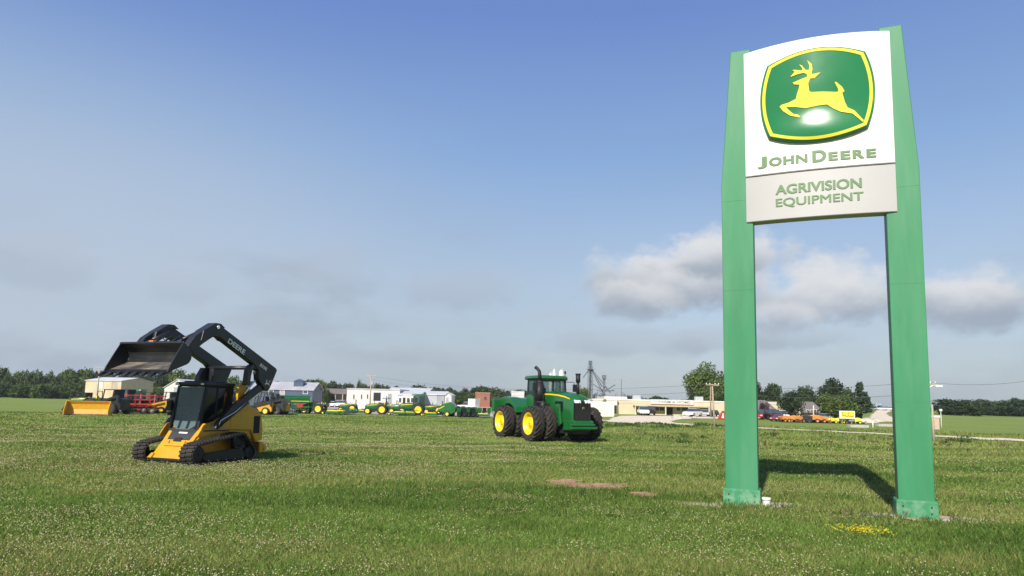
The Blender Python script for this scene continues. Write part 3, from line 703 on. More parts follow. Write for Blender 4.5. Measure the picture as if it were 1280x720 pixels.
# sloped yellow front with dark step panel set into its upper middle
def slope(t): return (.985-.66*t, .13+.85*t)            # t 0 bottom edge .. 1 top
b = MB()
def slab(t0, t1, y0a, y1a, y0b, y1b, th, lift=0.):
    (x0, z0), (x1, z1) = slope(t0), slope(t1); nx_, nz_ = .79, .61
    b.add([(x0+nx_*lift, y0a, z0+nz_*lift), (x0+nx_*lift, y1a, z0+nz_*lift), (x1+nx_*lift, y1b, z1+nz_*lift), (x1+nx_*lift, y0b, z1+nz_*lift),
           (x0-nx_*th, y0a, z0-nz_*th), (x0-nx_*th, y1a, z0-nz_*th), (x1-nx_*th, y1b, z1-nz_*th), (x1-nx_*th, y0b, z1-nz_*th)],
          [(0, 1, 2, 3), (7, 6, 5, 4), (0, 4, 5, 1), (1, 5, 6, 2), (2, 6, 7, 3), (3, 7, 4, 0)])
slab(0, .56, -.60, .60, -.57, .57, .06)
slab(.555, 1.06, -.57, -.42, -.60, -.50, .06, .003); slab(.555, 1.06, .42, .57, .50, .60, .06, .003)
slab(.0, .14, -.64, -.50, -.60, -.50, .02, .05); slab(.0, .14, .50, .64, .50, .60, .02, .05)
slab(.36, .52, -.36, -.24, -.34, -.26, .02, .04); slab(.36, .52, .24, .36, .26, .34, .02, .04); slab(.36, .42, -.25, .25, -.25, .25, .02, .045)
fp = b.build('front_plate', 'con_yellow', croot, bevel=.01)
b = MB(); slab(.575, 1.05, -.412, .412, -.492, .492, .05, -.008); sp_ = b.build('step_panel', 'grey_panel', croot, bevel=.008)
b = MB(); slab(.74, .78, -.16, .16, -.16, .16, .001, -.004); b.build('decal', 'white_plastic', sp_)
b = MB(); slab(.50, .60, -.14, .14, -.12, .12, .03, .03); b.build('bucket_step', 'black_matt', sp_)
# engine cover and side shields
HP = [(.42, .985), (.36, 1.0), (-.14, 1.14), (-.57, 1.33), (-.95, 1.465), (-1.22, 1.46), (-1.42, 1.42), (-1.68, 1.26), (-1.76, .9), (-1.78, .55), (-1.52, .46), (-1.30, .80), (-.4, .84), (.5, .67), (.60, .70)]
HB = [p for p in HP if p[0] < -.5]
HR = [(-.50, 1.30), (-.57, 1.33), (-.95, 1.465), (-1.22, 1.46), (-1.42, 1.42), (-1.68, 1.26), (-1.76, .9), (-1.78, .55), (-1.52, .46), (-1.30, .80), (-.50, .84)]
HF = [(.40, .985), (.36, 1.0), (-.14, 1.14), (-.501, 1.30), (-.501, .84), (-.4, .84), (.5, .67), (.60, .70)]
for s in (-1, 1): MB().prism(HF, s*.645-.012, s*.645+.012).build('side_panel', 'con_yellow', croot, bevel=.008)
MB().prism([(.25, .90), (-.10, 1.10), (-.495, 1.28), (-.495, .84), (.2, .84)], -.62, .62).build('floor_pan', 'con_yellow', croot)
eng = MB().prism(HR, -.64, .66).build('engine_cover', 'con_yellow', croot, bevel=.035, seg=3)
b = MB(); b.prism([(-.60, 1.345), (-.95, 1.475), (-1.22, 1.475), (-1.43, 1.435), (-1.70, 1.27), (-1.74, 1.10), (-1.66, 1.24), (-1.42, 1.37), (-1.2, 1.42), (-.95, 1.42)], -.58, .60); b.build('hood_cap', 'black_matt', eng, bevel=.01)
MB().bb(-1.62, -1.38, .655, .664, .72, 1.20).build('side_vent', 'grille', eng)
MB().bb(-.49, .40, .6575, .663, .82, .85).build('side_groove', 'black_matt', eng)
vs, fs = text_fit('333E', .30, .02, .90, .965, .002, .01)
b = MB(); b.add([(v[0], .664-v[2]*0+.001, v[1]+.0+(.30-v[0])*.16) for v in vs], fs); b.build('lettering', 'white_plastic', eng, fix=False)
b = MB(); b.prism([(-1.70, .16), (-1.70, .48), (-1.82, .48), (-2.02, .36), (-2.02, .22), (-1.86, .16)], -.55, -.30); b.prism([(-1.70, .16), (-1.70, .48), (-1.82, .48), (-2.02, .36), (-2.02, .22), (-1.86, .16)], .30, .60); b.bb(-1.84, -1.70, -.6, .64, .18, .46)
b.cyl((-1.92, .27, .30), (-1.92, .64, .30), .07, n=14)
b.build('rear_bumper', 'con_yellow', croot, bevel=.015)
def narrow(o, yn=.60, k=.90):      # front plate and chassis sit a little towards the near track
    for v in o.data.vertices: v.co.y = yn-(yn-v.co.y)*k
for o in list(croot.children):
    if o.name.split('.')[0] in ('chassis', 'belly_plate', 'front_plate', 'step_panel'):
        narrow(o)
        for c in o.children: narrow(c)
# cab
cab = MB()
PF = [(.42, .90), (.30, 1.40), (.235, 2.0)]
for s in (-1, 1):
    cab.prism([(.44, .86), (.34, .86), (.17, 1.99), (.245, 1.99)], s*.47-.035, s*.47+.035)
    cab.prism([(-.60, 1.34), (-.70, 1.36), (-.70, 2.0), (-.60, 2.0)], s*.47-.035, s*.47+.035)
    cab.prism([(.44, .86), (-.02, 1.10), (-.70, 1.38), (-.70, 1.26), (-.02, .98), (.40, .80)], s*.47-.03, s*.47+.03)
    cab.prism([(-.10, 1.14), (-.15, 1.16), (-.19, 2.0), (-.14, 2.0)], s*.475-.025, s*.475+.025)
cab.bb(-.70, -.64, -.47, .47, 1.36, 2.0)
cab.bb(-.72, .20, -.50, .50, 1.97, 2.0)
cabo = cab.build('cab_frame', 'black_matt', croot, bevel=.008)
b = MB(); b.bb(-.74, .30, -.52, .52, 2.0, 2.085); b.box((-.2, 0, 2.10), (.7, .8, .04)); b.build('cab_roof', 'con_black', croot, bevel=.02)
b = MB(); b.add([(.24, -.43, 1.97), (.24, .43, 1.97), (.335, .43, 1.20), (.40, .40, .98), (.46, .22, .86), (.46, -.22, .86), (.40, -.40, .98), (.335, -.43, 1.20)], [(0, 1, 2, 3, 4, 5, 6, 7)])
b.build('windshield', 'windshield', croot)
b = MB(); b.prism([(.40, .90), (.46, .85), (.46, .78), (.36, .80)], -.47, .47); b.build('door_sill', 'grey_panel', croot)
for s in (-1, 1):
    b = MB(); b.prism([(.36, .95), (.235, 1.95), (-.14, 1.95), (-.10, 1.15)], s*.478-.004, s*.478+.004); b.build('side_window', 'glass_dark', croot)
    b = MB(); b.prism([(-.17, 1.18), (-.20, 1.95), (-.60, 1.95), (-.60, 1.38)], s*.478-.004, s*.478+.004); b.build('side_screen', 'glass_dark', croot)
b = MB(); b.box((-.35, 0, 1.22), (.45, .46, .14)); b.box((-.55, 0, 1.52), (.12, .44, .55), rot=(0, -.12, 0)); b.build('seat', 'black_matt', croot, bevel=.04)
MB().bb(.05, .20, -.36, .36, 1.86, 1.95).build('sun_visor', 'black_matt', croot, bevel=.01)
for s in (-1, 1): b = MB(); b.tube([(.25, s*.30, .95), (.12, s*.30, 1.3), (.08, s*.30, 1.45)], .02); b.box((.02, s*.34, 1.38), (.3, .08, .12)); b.build('joystick', 'black_matt', croot, bevel=.01)
for s in (-1, 1):
    b = MB(); b.bb(.255, .33, s*.44-.07, s*.44+.07, 2.0, 2.07); h = b.build('headlight', 'black_matt', croot, bevel=.01)
    MB().bb(.328, .335, s*.44-.055, s*.44+.055, 2.012, 2.058).build('lens', 'lamp_glass', h)
b = MB(); b.box((.36, -.60, 1.45), (.10, .16, .26)); b.tube([(.28, -.48, 1.36), (.36, -.60, 1.40)], .02); b.box((.30, -.62, 1.25), (.12, .12, .10)); b.build('side_mirror', 'black_matt', croot, bevel=.02)
# lift arms: hollow-looking box sections, one each side
ARM = [(1.36, 2.94), (1.17, 3.19), (.86, 3.40), (.53, 3.575), (.42, 3.585), (.22, 3.49), (-1.84, 2.56), (-1.885, 2.50), (-1.63, 1.98), (-1.54, 1.90), (-1.44, 1.93), (-1.17, 2.20), (-1.13, 2.45), (-.97, 2.61), (.36, 3.235), (.46, 3.255), (.57, 3.24), (.90, 3.03), (1.20, 2.78)]
def arm(s):
    y0, y1 = (.74, .94) if s > 0 else (-.94, -.74)
    a = MB().prism(ARM, y0, y1).build('lift_arm', 'con_black', croot, bevel=.018)
    o = y1 if s > 0 else y0
    b = MB(); b.prism([(.98, 3.10), (.92, 3.36), (.53, 3.60), (.36, 3.60), (.20, 3.50), (.40, 3.50), (.60, 3.44)], o-s*.28, o+s*.012); b.build('elbow_plate', 'con_black', a, bevel=.012)
    MB().cyl((.46, o, 3.50), (.46, o+s*.03, 3.50), .05).build('pin', 'chrome', a)
    MB().cyl((-1.62, o, 2.16), (-1.62, o+s*.03, 2.16), .06).build('pivot_pin', 'dusty_steel', a)
    MB().cyl((-.95, o, 2.40), (-.95, o+s*.03, 2.40), .05).build('link_pin', 'dusty_steel', a)
    MB().tube([(.52, o-s*.05, 3.25), (.40, o-s*.04, 3.16), (.22, o-s*.05, 3.14), (.08, o-s*.06, 3.12)], .012).build('hose', 'black_matt', a)
    d = Vector((-2.06, -.93)).normalized()
    def along(t, w):    # distance t down the arm from the elbow, w across it
        return (.09+d.x*t+d.y*w, 3.13+d.y*t-d.x*w)
    def put(txt, t0, t1, w0, w1, mname):
        vs, fs = text_fit(txt, t0, t1, w0, w1, .002, .02)
        if s < 0: vs = [(t0+t1-v[0], v[1], v[2]) for v in vs]
        b = MB()
        b.add([(along(v[0], v[1])[0], o+s*(.003+v[2]), along(v[0], v[1])[1]) for v in vs], fs); return b.build('lettering', mname, a, fix=False)
    put('DEERE', 0, .68, 0., .135, 'white_plastic')
    put('333E', 1.36, 1.66, .02, .105, 'white_plastic')
    b = MB(); sc_ = .16; cx_, cz_ = -1.50, 2.13
    from mathutils.geometry import tessellate_polygon as _tp
    b.add([(cx_-x*sc_, o+s*.004, cz_+z*sc_) for x, z in DEER], [tuple(t3) for t3 in _tp([[Vector((x, z, 0)) for x, z in DEER]])]); b.build('deer_decal', 'white_plastic', a, fix=False)
    # boom cylinder from the rear of the arm down to the chassis
    c0 = (-1.58, o-s*.10, 2.02); c1 = (.10, o-s*.10, .98); v = Vector(c1)-Vector(c0)
    cy = MB().cyl(c0, Vector(c0)+v*.55, .035).build('boom_cylinder', 'chrome', croot)
    b = MB(); b.cyl(Vector(c0)+v*.42, c1, .062); b.box(c1, (.20, .10, .12), rot=(0, .55, 0)); b.build('barrel', 'con_black', cy)
    b = MB(); b.tube([Vector(c0)+v*.50+Vector((0, s*.07, .07)), Vector(c0)+v*.72+Vector((0, s*.08, .05)), Vector(c1)+Vector((.02, s*.08, .12)), Vector(c1)+Vector((.06, s*.08, -.02))], .011); b.build('pipe', 'chrome', cy)
    # lower black link beside it
    lk = MB().prism([(-1.50, 1.98), (-1.42, 2.16), (-.30, 1.48), (.20, 1.02), (.24, .90), (.12, .90), (-.2, 1.20)], y0+.03*(1), y1-.05).build('lower_link', 'con_black', croot, bevel=.012)
    # front curved control link
    lp = [(-.72, 2.06), (-.76, 2.46), (-.86, 2.60), (-1.02, 2.64), (-1.16, 2.58), (-1.10, 2.48), (-1.00, 2.52), (-.92, 2.46), (-.88, 2.30), (-.86, 2.04)]
    if s < 0: lp = [(-.62, 1.9), (-.72, 2.30), (-.86, 2.52), (-1.12, 2.50), (-1.15, 2.1)]
    MB().prism(lp, y0+.02, y1-.02).build('control_link', 'con_black', croot, bevel=.01)
    b = MB(); b.cyl((-1.28, (y0+y1)/2+s*.03, 2.36), (-.72, (y0+y1)/2+s*.03, 1.80), .022); b.build('link_rod', 'chrome', croot)
    # upright carrying the links
    b = MB(); b.prism([(-.62, 1.30), (-.66, 2.02), (-.80, 2.10), (-1.02, 1.98), (-1.16, 1.42)], s*.68-.035, s*.68+.035); b.build('rear_upright', 'con_yellow', croot, bevel=.012)
arm(1); arm(-1)
b = MB(); b.tube([(-1.03, -.76, 2.53), (-1.03, .76, 2.53)], .055, 12); b.bb(-1.10, -.97, -.75, -.52, 2.16, 2.50); b.build('cross_tube', 'con_black', croot)
b = MB(); b.tube([(1.02, -.76, 3.04), (1.02, .76, 3.04)], .06, 12); b.build('front_tube', 'con_black', croot)
for yy in (-.35, -.28, .0, .30):
    MB().tube([(.95, yy-.25, 3.12), (1.05, yy, 3.22), (1.22, yy+.12, 3.16), (1.36, yy+.1, 3.05)], .014).build('hose', 'black_matt', croot)
for s in (-1, 1):
    cy = MB().cyl((.62, s*.52, 3.38), (1.15, s*.52, 3.12), .045).build('bucket_cylinder', 'con_black', croot)
    MB().cyl((1.1, s*.52, 3.145), (1.40, s*.52, 3.0), .024).build('rod', 'chrome', cy)
b = MB(); b.box((1.335, 0, 2.83), (.10, 1.15, .42), rot=(0, .25, 0)); b.prism([(1.10, 2.72), (1.22, 2.66), (1.38, 2.92), (1.28, 3.04)], -.70, -.58); b.prism([(1.10, 2.72), (1.22, 2.66), (1.38, 2.92), (1.28, 3.04)], .58, .70); b.build('quick_coupler', 'con_black', croot, bevel=.012)
MB().box((1.48, -.12, 3.045), (.10, .14, .05)).build('marker', 'orange_lens', croot, bevel=.01)
MB().box((1.46, .16, 3.04), (.07, .09, .04)).build('clamp', 'dusty_steel', croot, bevel=.01)
# bucket: back sheet, floor, two cheeks, top rail, cutting edge, teeth
B0, B1, B2, B3 = (1.62, 3.0), (1.345, 2.72), (1.40, 2.53), (2.04, 2.245)     # lip, back, heel, cutting edge
bw = 1.05
def sheetpoly(path, th): # thicken an open path in xz
    out = []; inn = []
    for i, p in enumerate(path):
        a = path[max(0, i-1)]; c = path[min(len(path)-1, i+1)]; d = math.hypot(c[0]-a[0], c[1]-a[1]); nx_, nz_ = -(c[1]-a[1])/d, (c[0]-a[0])/d
        out.append((p[0]+nx_*th/2, p[1]+nz_*th/2)); inn.append((p[0]-nx_*th/2, p[1]-nz_*th/2))
    return out+inn[::-1]
path = [B0, (1.45, 2.90), (1.365, 2.80), B1, (1.345, 2.62), B2, (1.46, 2.49), B3]
bk = MB().prism(sheetpoly(path[:6], .022), -bw, bw).build('bucket', 'con_black', croot)
MB().prism(sheetpoly([B2, (1.46, 2.49), (1.75, 2.372), (2.0, 2.262)], .022), -bw+.001, bw-.001).build('bucket_floor', 'dusty_steel', bk)
for s in (-1, 1):
    MB().prism([B0, (1.45, 2.905), B1, B2, (1.46, 2.48), B3, (1.97, 2.40), (1.80, 2.70)], s*bw-.014, s*bw+.014).build('bucket_cheek', 'con_black', bk, bevel=.004)
MB().box((1.615, 0, 2.985), (.09, 2*bw-.03, .055), rot=(0, -.6, 0)).build('top_rail', 'con_black', bk, bevel=.006)
MB().prism(sheetpoly([(1.88, 2.318), (2.06, 2.238)], .035), -bw-.016, bw+.016).build('cutting_edge', 'con_black', bk)
for i in range(8):
    y = -bw+.06+i*(2*bw-.12)/7
    MB().prism([(1.96, 2.31), (2.10, 2.26), (2.27, 2.125), (2.10, 2.185), (1.97, 2.245)], y-.045, y+.045).build('tooth', 'con_black', bk, bevel=.006)
# ------------------------------------------------------------------ articulated four-wheel-drive tractor on duals
TA = R_(27)
_tp = at_depth(661, 552, 43.2); 
TO = (3.27, 44.2)
troot = empty('articulated_tractor', (TO[0], TO[1], tz(*TO)), R_(-63), 'large green articulated tractor on yellow wheeled dual tyres, parked in the field', 'tractor', scale=1.05)
def tyre_mb(R, W, rim, lugs, lugh=.065, c=(0, 0, 0), lugw=.075):
    b = MB(); w = W/2; k = R-lugh
    prof = [(rim, -w*.80), (rim+.04, -w*.93), (rim+(k-rim)*.35, -w*1.0), (rim+(k-rim)*.7, -w*.99), (k-.05, -w*.92), (k-.012, -w*.80), (k, -w*.4), (k+.004, 0), (k, w*.4), (k-.012, w*.80), (k-.05, w*.92), (rim+(k-rim)*.7, w*.99), (rim+(k-rim)*.35, w), (rim+.04, w*.93), (rim, w*.80)]
    b.lathe(prof, c, 'y', 40)
    for i in range(lugs):
        for s in (-1, 1):
            a = 2*math.pi*(i+(.5 if s > 0 else 0))/lugs
            # bar running from the centre line outwards and backwards round the tyre
            steps = 4; ring = []
            for j in range(steps+1):
                t = j/steps; y = s*(w*.02+t*w*.94); ang = a-t*.62*W/R*1.0
                rr0 = k-.02-(.05 if j == steps else 0); rr1 = R-(.035 if j == steps else 0)
                da = lugw/2/R
                ring.append([(c[0]+r*math.cos(ang+q), c[1]+y, c[2]+r*math.sin(ang+q)) for r, q in ((rr0, -da*1.3), (rr1, -da*.8), (rr1, da*.8), (rr0, da*1.3))])
            b.loft(ring, smooth=False)
    return b
TW = {}
def dual_wheel(x, y, z, R, W, rim, side, parent, lugs=20, dish=.30, rimmat='tractor_yellow', outer=True, name='wheel'):
    key = (R, W, rim, lugs)
    if key not in TW:
        o = tyre_mb(R, W, rim, lugs).build(name, 'rubber', parent); TW[key] = o.data
    else:
        o = bpy.data.objects.new(name, TW[key]); COL.objects.link(o); o.parent = parent
    o.location = (x, y, z); o.rotation_euler = (0, random.uniform(0, 6), 0)
    key2 = (R, W, rim, 'rim', rimmat, side, dish)
    if key2 not in TW:
        w = W/2; s = side
        prof = [(rim+.015, -w*.82), (rim+.03, -w*.80), (rim-.02, -w*.6), (rim-.03, w*.2), (rim-.03, w*.55), (rim+.0, w*.80), (rim+.035, w*.86), (rim+.03, w*.90), (rim-.01, w*.88), (rim-.05, w*.55), (rim-.07, w*(.9-dish*2.2)), (rim*.62, w*(.9-dish*2.6)), (rim*.55, w*(.9-dish*2.2)), (rim*.30, w*(.9-dish*2.2)), (rim*.28, w*(.9-dish*1.4)), (.03, w*(.9-dish*1.4))]
        b = MB().lathe([(r, h*s) for r, h in prof], (0, 0, 0), 'y', 36)
        for i in range(10):
            a = i*2*math.pi/10; yb = s*w*(.9-dish*2.2)
            b.cyl((rim*.42*math.cos(a), yb-s*.02, rim*.42*math.sin(a)), (rim*.42*math.cos(a), yb+s*.03, rim*.42*math.sin(a)), .022, n=6)
        r = b.build('rim', rimmat, o); TW[key2] = r.data
    else:
        r = bpy.data.objects.new('rim', TW[key2]); COL.objects.link(r); r.parent = o
    return o
WR = 1.03
for x in (0, -3.78):
    for s in (-1, 1):
        dual_wheel(x, s*2.0, WR-.02, WR, .66, .62, s, troot); dual_wheel(x, s*1.18, WR-.02, WR, .66, .62, s, troot)
    b = MB(); b.cyl((x, -2.0, WR-.02), (x, 2.0, WR-.02), .20, n=18); b.ball((x, 0, WR), .42, sq=(1, 1.1, 1)); b.build('axle', 'tractor_green', troot)
# hood: crowned loft narrowing and dropping to the nose
def hood_ring(x, hw, zs, zc, zb):
    pts = [(x, -hw, zb), (x, -hw, zs-.10), (x, -hw+.05, zs)]
    for t in (-.6, -.3, 0, .3, .6): pts.append((x, t*hw*1.15, zs+(zc-zs)*(1-(abs(t)/.85)**2)))
    return pts+[(x, hw-.05, zs), (x, hw, zs-.10), (x, hw, zb)]
hd = MB().loft([hood_ring(x, hw, zs, zc, zb) for x, hw, zs, zc, zb in ((-1.0, .62, 2.80, 2.98, 1.55), (-.3, .63, 2.79, 2.97, 1.5), (.6, .63, 2.73, 2.93, 1.45), (1.3, .62, 2.64, 2.87, 1.0), (1.85, .60, 2.53, 2.78, .92), (2.12, .56, 2.44, 2.68, .95), (2.22, .52, 2.40, 2.60, 1.0))], closed=True)
hood = hd.build('hood', 'tractor_green', troot, bevel=.02)
for s in (-1, 1):
    b = MB(); P_ = []
    for x, z in ((-1.0, 2.72), (-.3, 2.715), (.6, 2.66), (1.3, 2.575), (1.86, 2.47)):
        P_.append((x, z))
    hwx = lambda x: .632 if x < .7 else .632-.022*(x-.7)
    rings = [[(x, s*(hwx(x)-.006), z), (x, s*(hwx(x)+.008), z), (x, s*(hwx(x)+.008), z+.085-.03*(x > 1.5)), (x, s*(hwx(x)-.006), z+.085-.03*(x > 1.5))] for x, z in P_]
    b.loft(rings, smooth=False); b.build('stripe', 'tractor_yellow', hood)
    MB().bb(.25, 1.15, s*.634-.006, s*.634+.006, 1.75, 2.35).build('side_grille', 'grille', hood)
# nose
b = MB(); b.prism([(2.10, 1.28), (2.30, 1.28), (2.36, 1.8), (2.30, 2.36), (2.12, 2.42)], -.54, .54); gr = b.build('grille', 'grille', troot, bevel=.03)
for y in (-.27, 0, .27): MB().box((2.335, y, 1.82), (.03, .02, 1.0), rot=(0, .02, 0)).build('grille_bar', 'black_matt', gr)
for s in (-1, 1): MB().prism([(2.20, 2.26), (2.335, 2.26), (2.29, 2.42), (2.16, 2.46)], s*.34-.20, s*.34+.20).build('headlight', 'lamp_glass', troot, bevel=.02)
b = MB(); b.prism([(-.055, 1.93), (.055, 1.93), (.065, 1.985), (.055, 2.04), (-.055, 2.04), (-.065, 1.985)], 2.352, 2.362, 'yz'); em = b.build('nose_emblem', 'tractor_yellow', gr)
MB().prism([(-.048, 1.937), (.048, 1.937), (.057, 1.985), (.048, 2.033), (-.048, 2.033), (-.057, 1.985)], 2.362, 2.366, 'yz').build('emblem_field', 'tractor_green', em)
b = MB(); b.prism([(1.2, .70), (2.1, .70), (2.44, .86), (2.46, 1.24), (2.30, 1.28), (1.3, 1.28)], -.66, .66); b.build('front_support', 'tractor_green', troot, bevel=.04)
b = MB(); b.bb(2.40, 2.56, -.95, .70, .98, 1.10); b.prism([(1.9, .72), (2.5, .80), (2.5, .94), (1.9, .92)], -.9, .9); b.build('front_bumper', 'tractor_green', troot, bevel=.03)
b = MB(); b.bb(-.9, 2.0, -.42, .42, .55, 1.5); b.box((.9, 0, .75), (2.3, 1.0, .5)); b.build('engine_block', 'black_matt', troot)
b = MB(); b.prism([(.35, 1.25), (.55, 2.2), (.95, 2.2), (1.15, 1.05), (.9, .9)], -.80, -.66); b.prism([(.35, 1.25), (.55, 2.2), (.95, 2.2), (1.15, 1.05), (.9, .9)], .66, .80); b.build('side_step', 'tractor_green', troot, bevel=.03)
# front fenders over the inner wheels and platforms
for s in (-1, 1):
    ring = []
    for k in range(11):
        a = R_(35)+R_(120)*k/10; r0, r1 = 1.16, 1.20
        ring.append([(r0*math.cos(a)-.0, s*.80, WR+r0*math.sin(a)), (r0*math.cos(a), s*1.55, WR+r0*math.sin(a)), (r1*math.cos(a), s*1.55, WR+r1*math.sin(a)), (r1*math.cos(a), s*.80, WR+r1*math.sin(a))])
    b = MB(); b.bb(-2.5, -1.1, s*1.0-.18, s*1.0+.18, 1.55, 1.62)
    for z in (.75, 1.1, 1.4): b.bb(-2.05, -1.45, s*1.18-.12, s*1.18+.12, z, z+.04)
    b.bb(-2.07, -2.03, s*1.18-.12, s*1.18+.12, .75, 1.6); b.bb(-1.47, -1.43, s*1.18-.12, s*1.18+.12, .75, 1.6); b.build('step', 'black_matt', troot)
    b = MB(); b.tube([(-1.0, s*1.12, 1.7), (-1.0, s*1.12, 2.75), (-.45, s*1.05, 2.75), (-.45, s*1.05, 2.1)], .022); b.build('handrail', 'black_matt', troot)
# cab
x0, x1 = -2.75, -1.08
b = MB()
for s in (-1, 1):
    b.prism([(x1+.16, 2.0), (x1+.02, 2.0), (x1-.13, 3.66), (x1-.03, 3.66)], s*.90-.045, s*.90+.045)
    b.prism([(x0, 2.0), (x0+.12, 2.0), (x0+.20, 3.66), (x0+.10, 3.66)], s*.90-.045, s*.90+.045)
    b.prism([(-1.78, 2.0), (-1.70, 2.0), (-1.76, 3.66), (-1.84, 3.66)], s*.92-.03, s*.92+.03)
b.bb(x0+.02, x1+.1, -.9, .9, 3.60, 3.68); b.bb(x1, x1+.08, -.9, .9, 2.62, 2.70); b.bb(x0+.05, x0+.12, -.9, .9, 2.62, 2.72)
b.build('cab_frame', 'black_matt', troot, bevel=.012)
b = MB()
for s in (-1, 1): b.prism([(x0-.02, 1.9), (-1.85, 1.9), (-1.86, 2.62), (-2.2, 2.74), (x0+.04, 2.70)], s*.93-.03, s*.93+.03)
b.bb(x0-.03, x0+.05, -.9, .9, 1.9, 2.66); b.build('cab_panel', 'tractor_green', troot, bevel=.03)
b = MB(); b.bb(x0, x1+.05, -.88, .88, 1.75, 2.0); b.bb(-1.84, x1+.1, -.91, -.86, 1.95, 2.25); b.bb(-1.84, x1+.1, .86, .91, 1.95, 2.25); b.build('cab_floor', 'black_matt', troot)
for s in (-1, 1):
    MB().prism([(x0+.10, 2.72), (-1.83, 2.66), (-1.84, 3.62), (x0+.18, 3.62)], s*.925-.003, s*.925+.003).build('side_window', 'glass', troot)
    MB().prism([(-1.70, 2.2), (x1+.08, 2.2), (x1-.05, 3.62), (-1.76, 3.62)], s*.925-.003, s*.925+.003).build('cab_door', 'glass', troot)
b = MB(); b.add([(x1+.10, -.86, 2.68), (x1+.10, .86, 2.68), (x1-.06, .86, 3.62), (x1-.06, -.86, 3.62)], [(0, 1, 2, 3)]); b.build('windscreen', 'glass', troot)
b = MB(); b.add([(x0+.05, -.86, 2.72), (x0+.05, .86, 2.72), (x0+.14, .86, 3.62), (x0+.14, -.86, 3.62)], [(3, 2, 1, 0)]); b.build('rear_window', 'glass', troot)
b = MB(); b.loft([[(x, y*k, z) for x, y in ((x0-.22, -.8), (x0-.12, -.98), (x1+.02, -.98), (x1+.16, -.75), (x1+.16, .75), (x1+.02, .98), (x0-.12, .98), (x0-.22, .8))] for z, k in ((3.71, 1.06), (3.78, 1.07), (3.87, 1.03), (3.92, .9))]); rf = b.build('cab_roof', 'tractor_green', troot, bevel=.03)
b = MB(); b.bb(x0-.16, x1+.12, -.98, .98, 3.655, 3.70); b.build('roof_liner', 'black_matt', rf)
b = MB(); b.box((-2.2, 0, 2.35), (.55, .55, .18)); b.box((-2.46, 0, 2.80), (.16, .52, .75)); b.box((-2.42, 0, 3.25), (.12, .3, .2)); b.build('seat', 'black_matt', troot, bevel=.05)
b = MB(); b.cyl((-1.35, 0, 2.1), (-1.55, 0, 2.75), .05); b.lathe([(.19, -.015), (.21, 0), (.19, .015), (.17, 0)], (-1.57, 0, 2.78), 'z', 20, closed=True); b.box((-1.30, 0, 2.45), (.3, .7, .5)); b.build('steering', 'black_matt', troot)
for s in (-1, 1):
    b = MB(); b.tube([(x1-.02, s*.95, 3.55), (x1+.25, s*1.35, 3.55), (x1+.25, s*1.42, 3.40)], .022); b.box((x1+.25, s*1.42, 3.18), (.10, .26, .46)); b.build('mirror', 'black_matt', troot, bevel=.02)
b = MB(); b.cyl((x1-.15, .95, 3.9), (x1-.15, .95, 4.1), .02, n=8); bc = b.build('beacon', 'black_matt', troot); MB().cyl((x1-.15, .95, 4.08), (x1-.15, .95, 4.24), .07, .05).build('beacon_lens', 'black_matt', bc)
# exhaust and air intake
b = MB(); b.cyl((-.98, -1.02, 2.2), (-.98, -1.02, 2.32), .20, .255); b.cyl((-.98, -1.02, 2.32), (-.98, -1.02, 3.42), .255, n=20); b.cyl((-.98, -1.02, 3.42), (-.98, -1.02, 3.60), .255, .14, n=20)
b.tube([(-.98, -1.02, 3.55), (-.98, -1.02, 4.0), (-1.0, -1.04, 4.15), (-1.08, -1.12, 4.30), (-1.19, -1.22, 4.40)], .105, 12); b.build('exhaust', 'black_matt', troot)
b = MB(); b.cyl((-.55, -1.0, 1.75), (-.55, -1.0, 2.35), .2); b.bb(-.95, -.35, -1.05, -.66, 1.7, 2.2); b.build('exhaust_base', 'black_matt', troot)
b = MB(); b.cyl((1.76, 0, 2.74), (1.76, 0, 3.60), .085, n=14); b.cyl((1.76, 0, 3.45), (1.76, 0, 3.90), .135, n=16); b.cyl((1.76, 0, 3.90), (1.76, 0, 3.97), .16, n=16); b.build('air_intake', 'black_matt', troot)
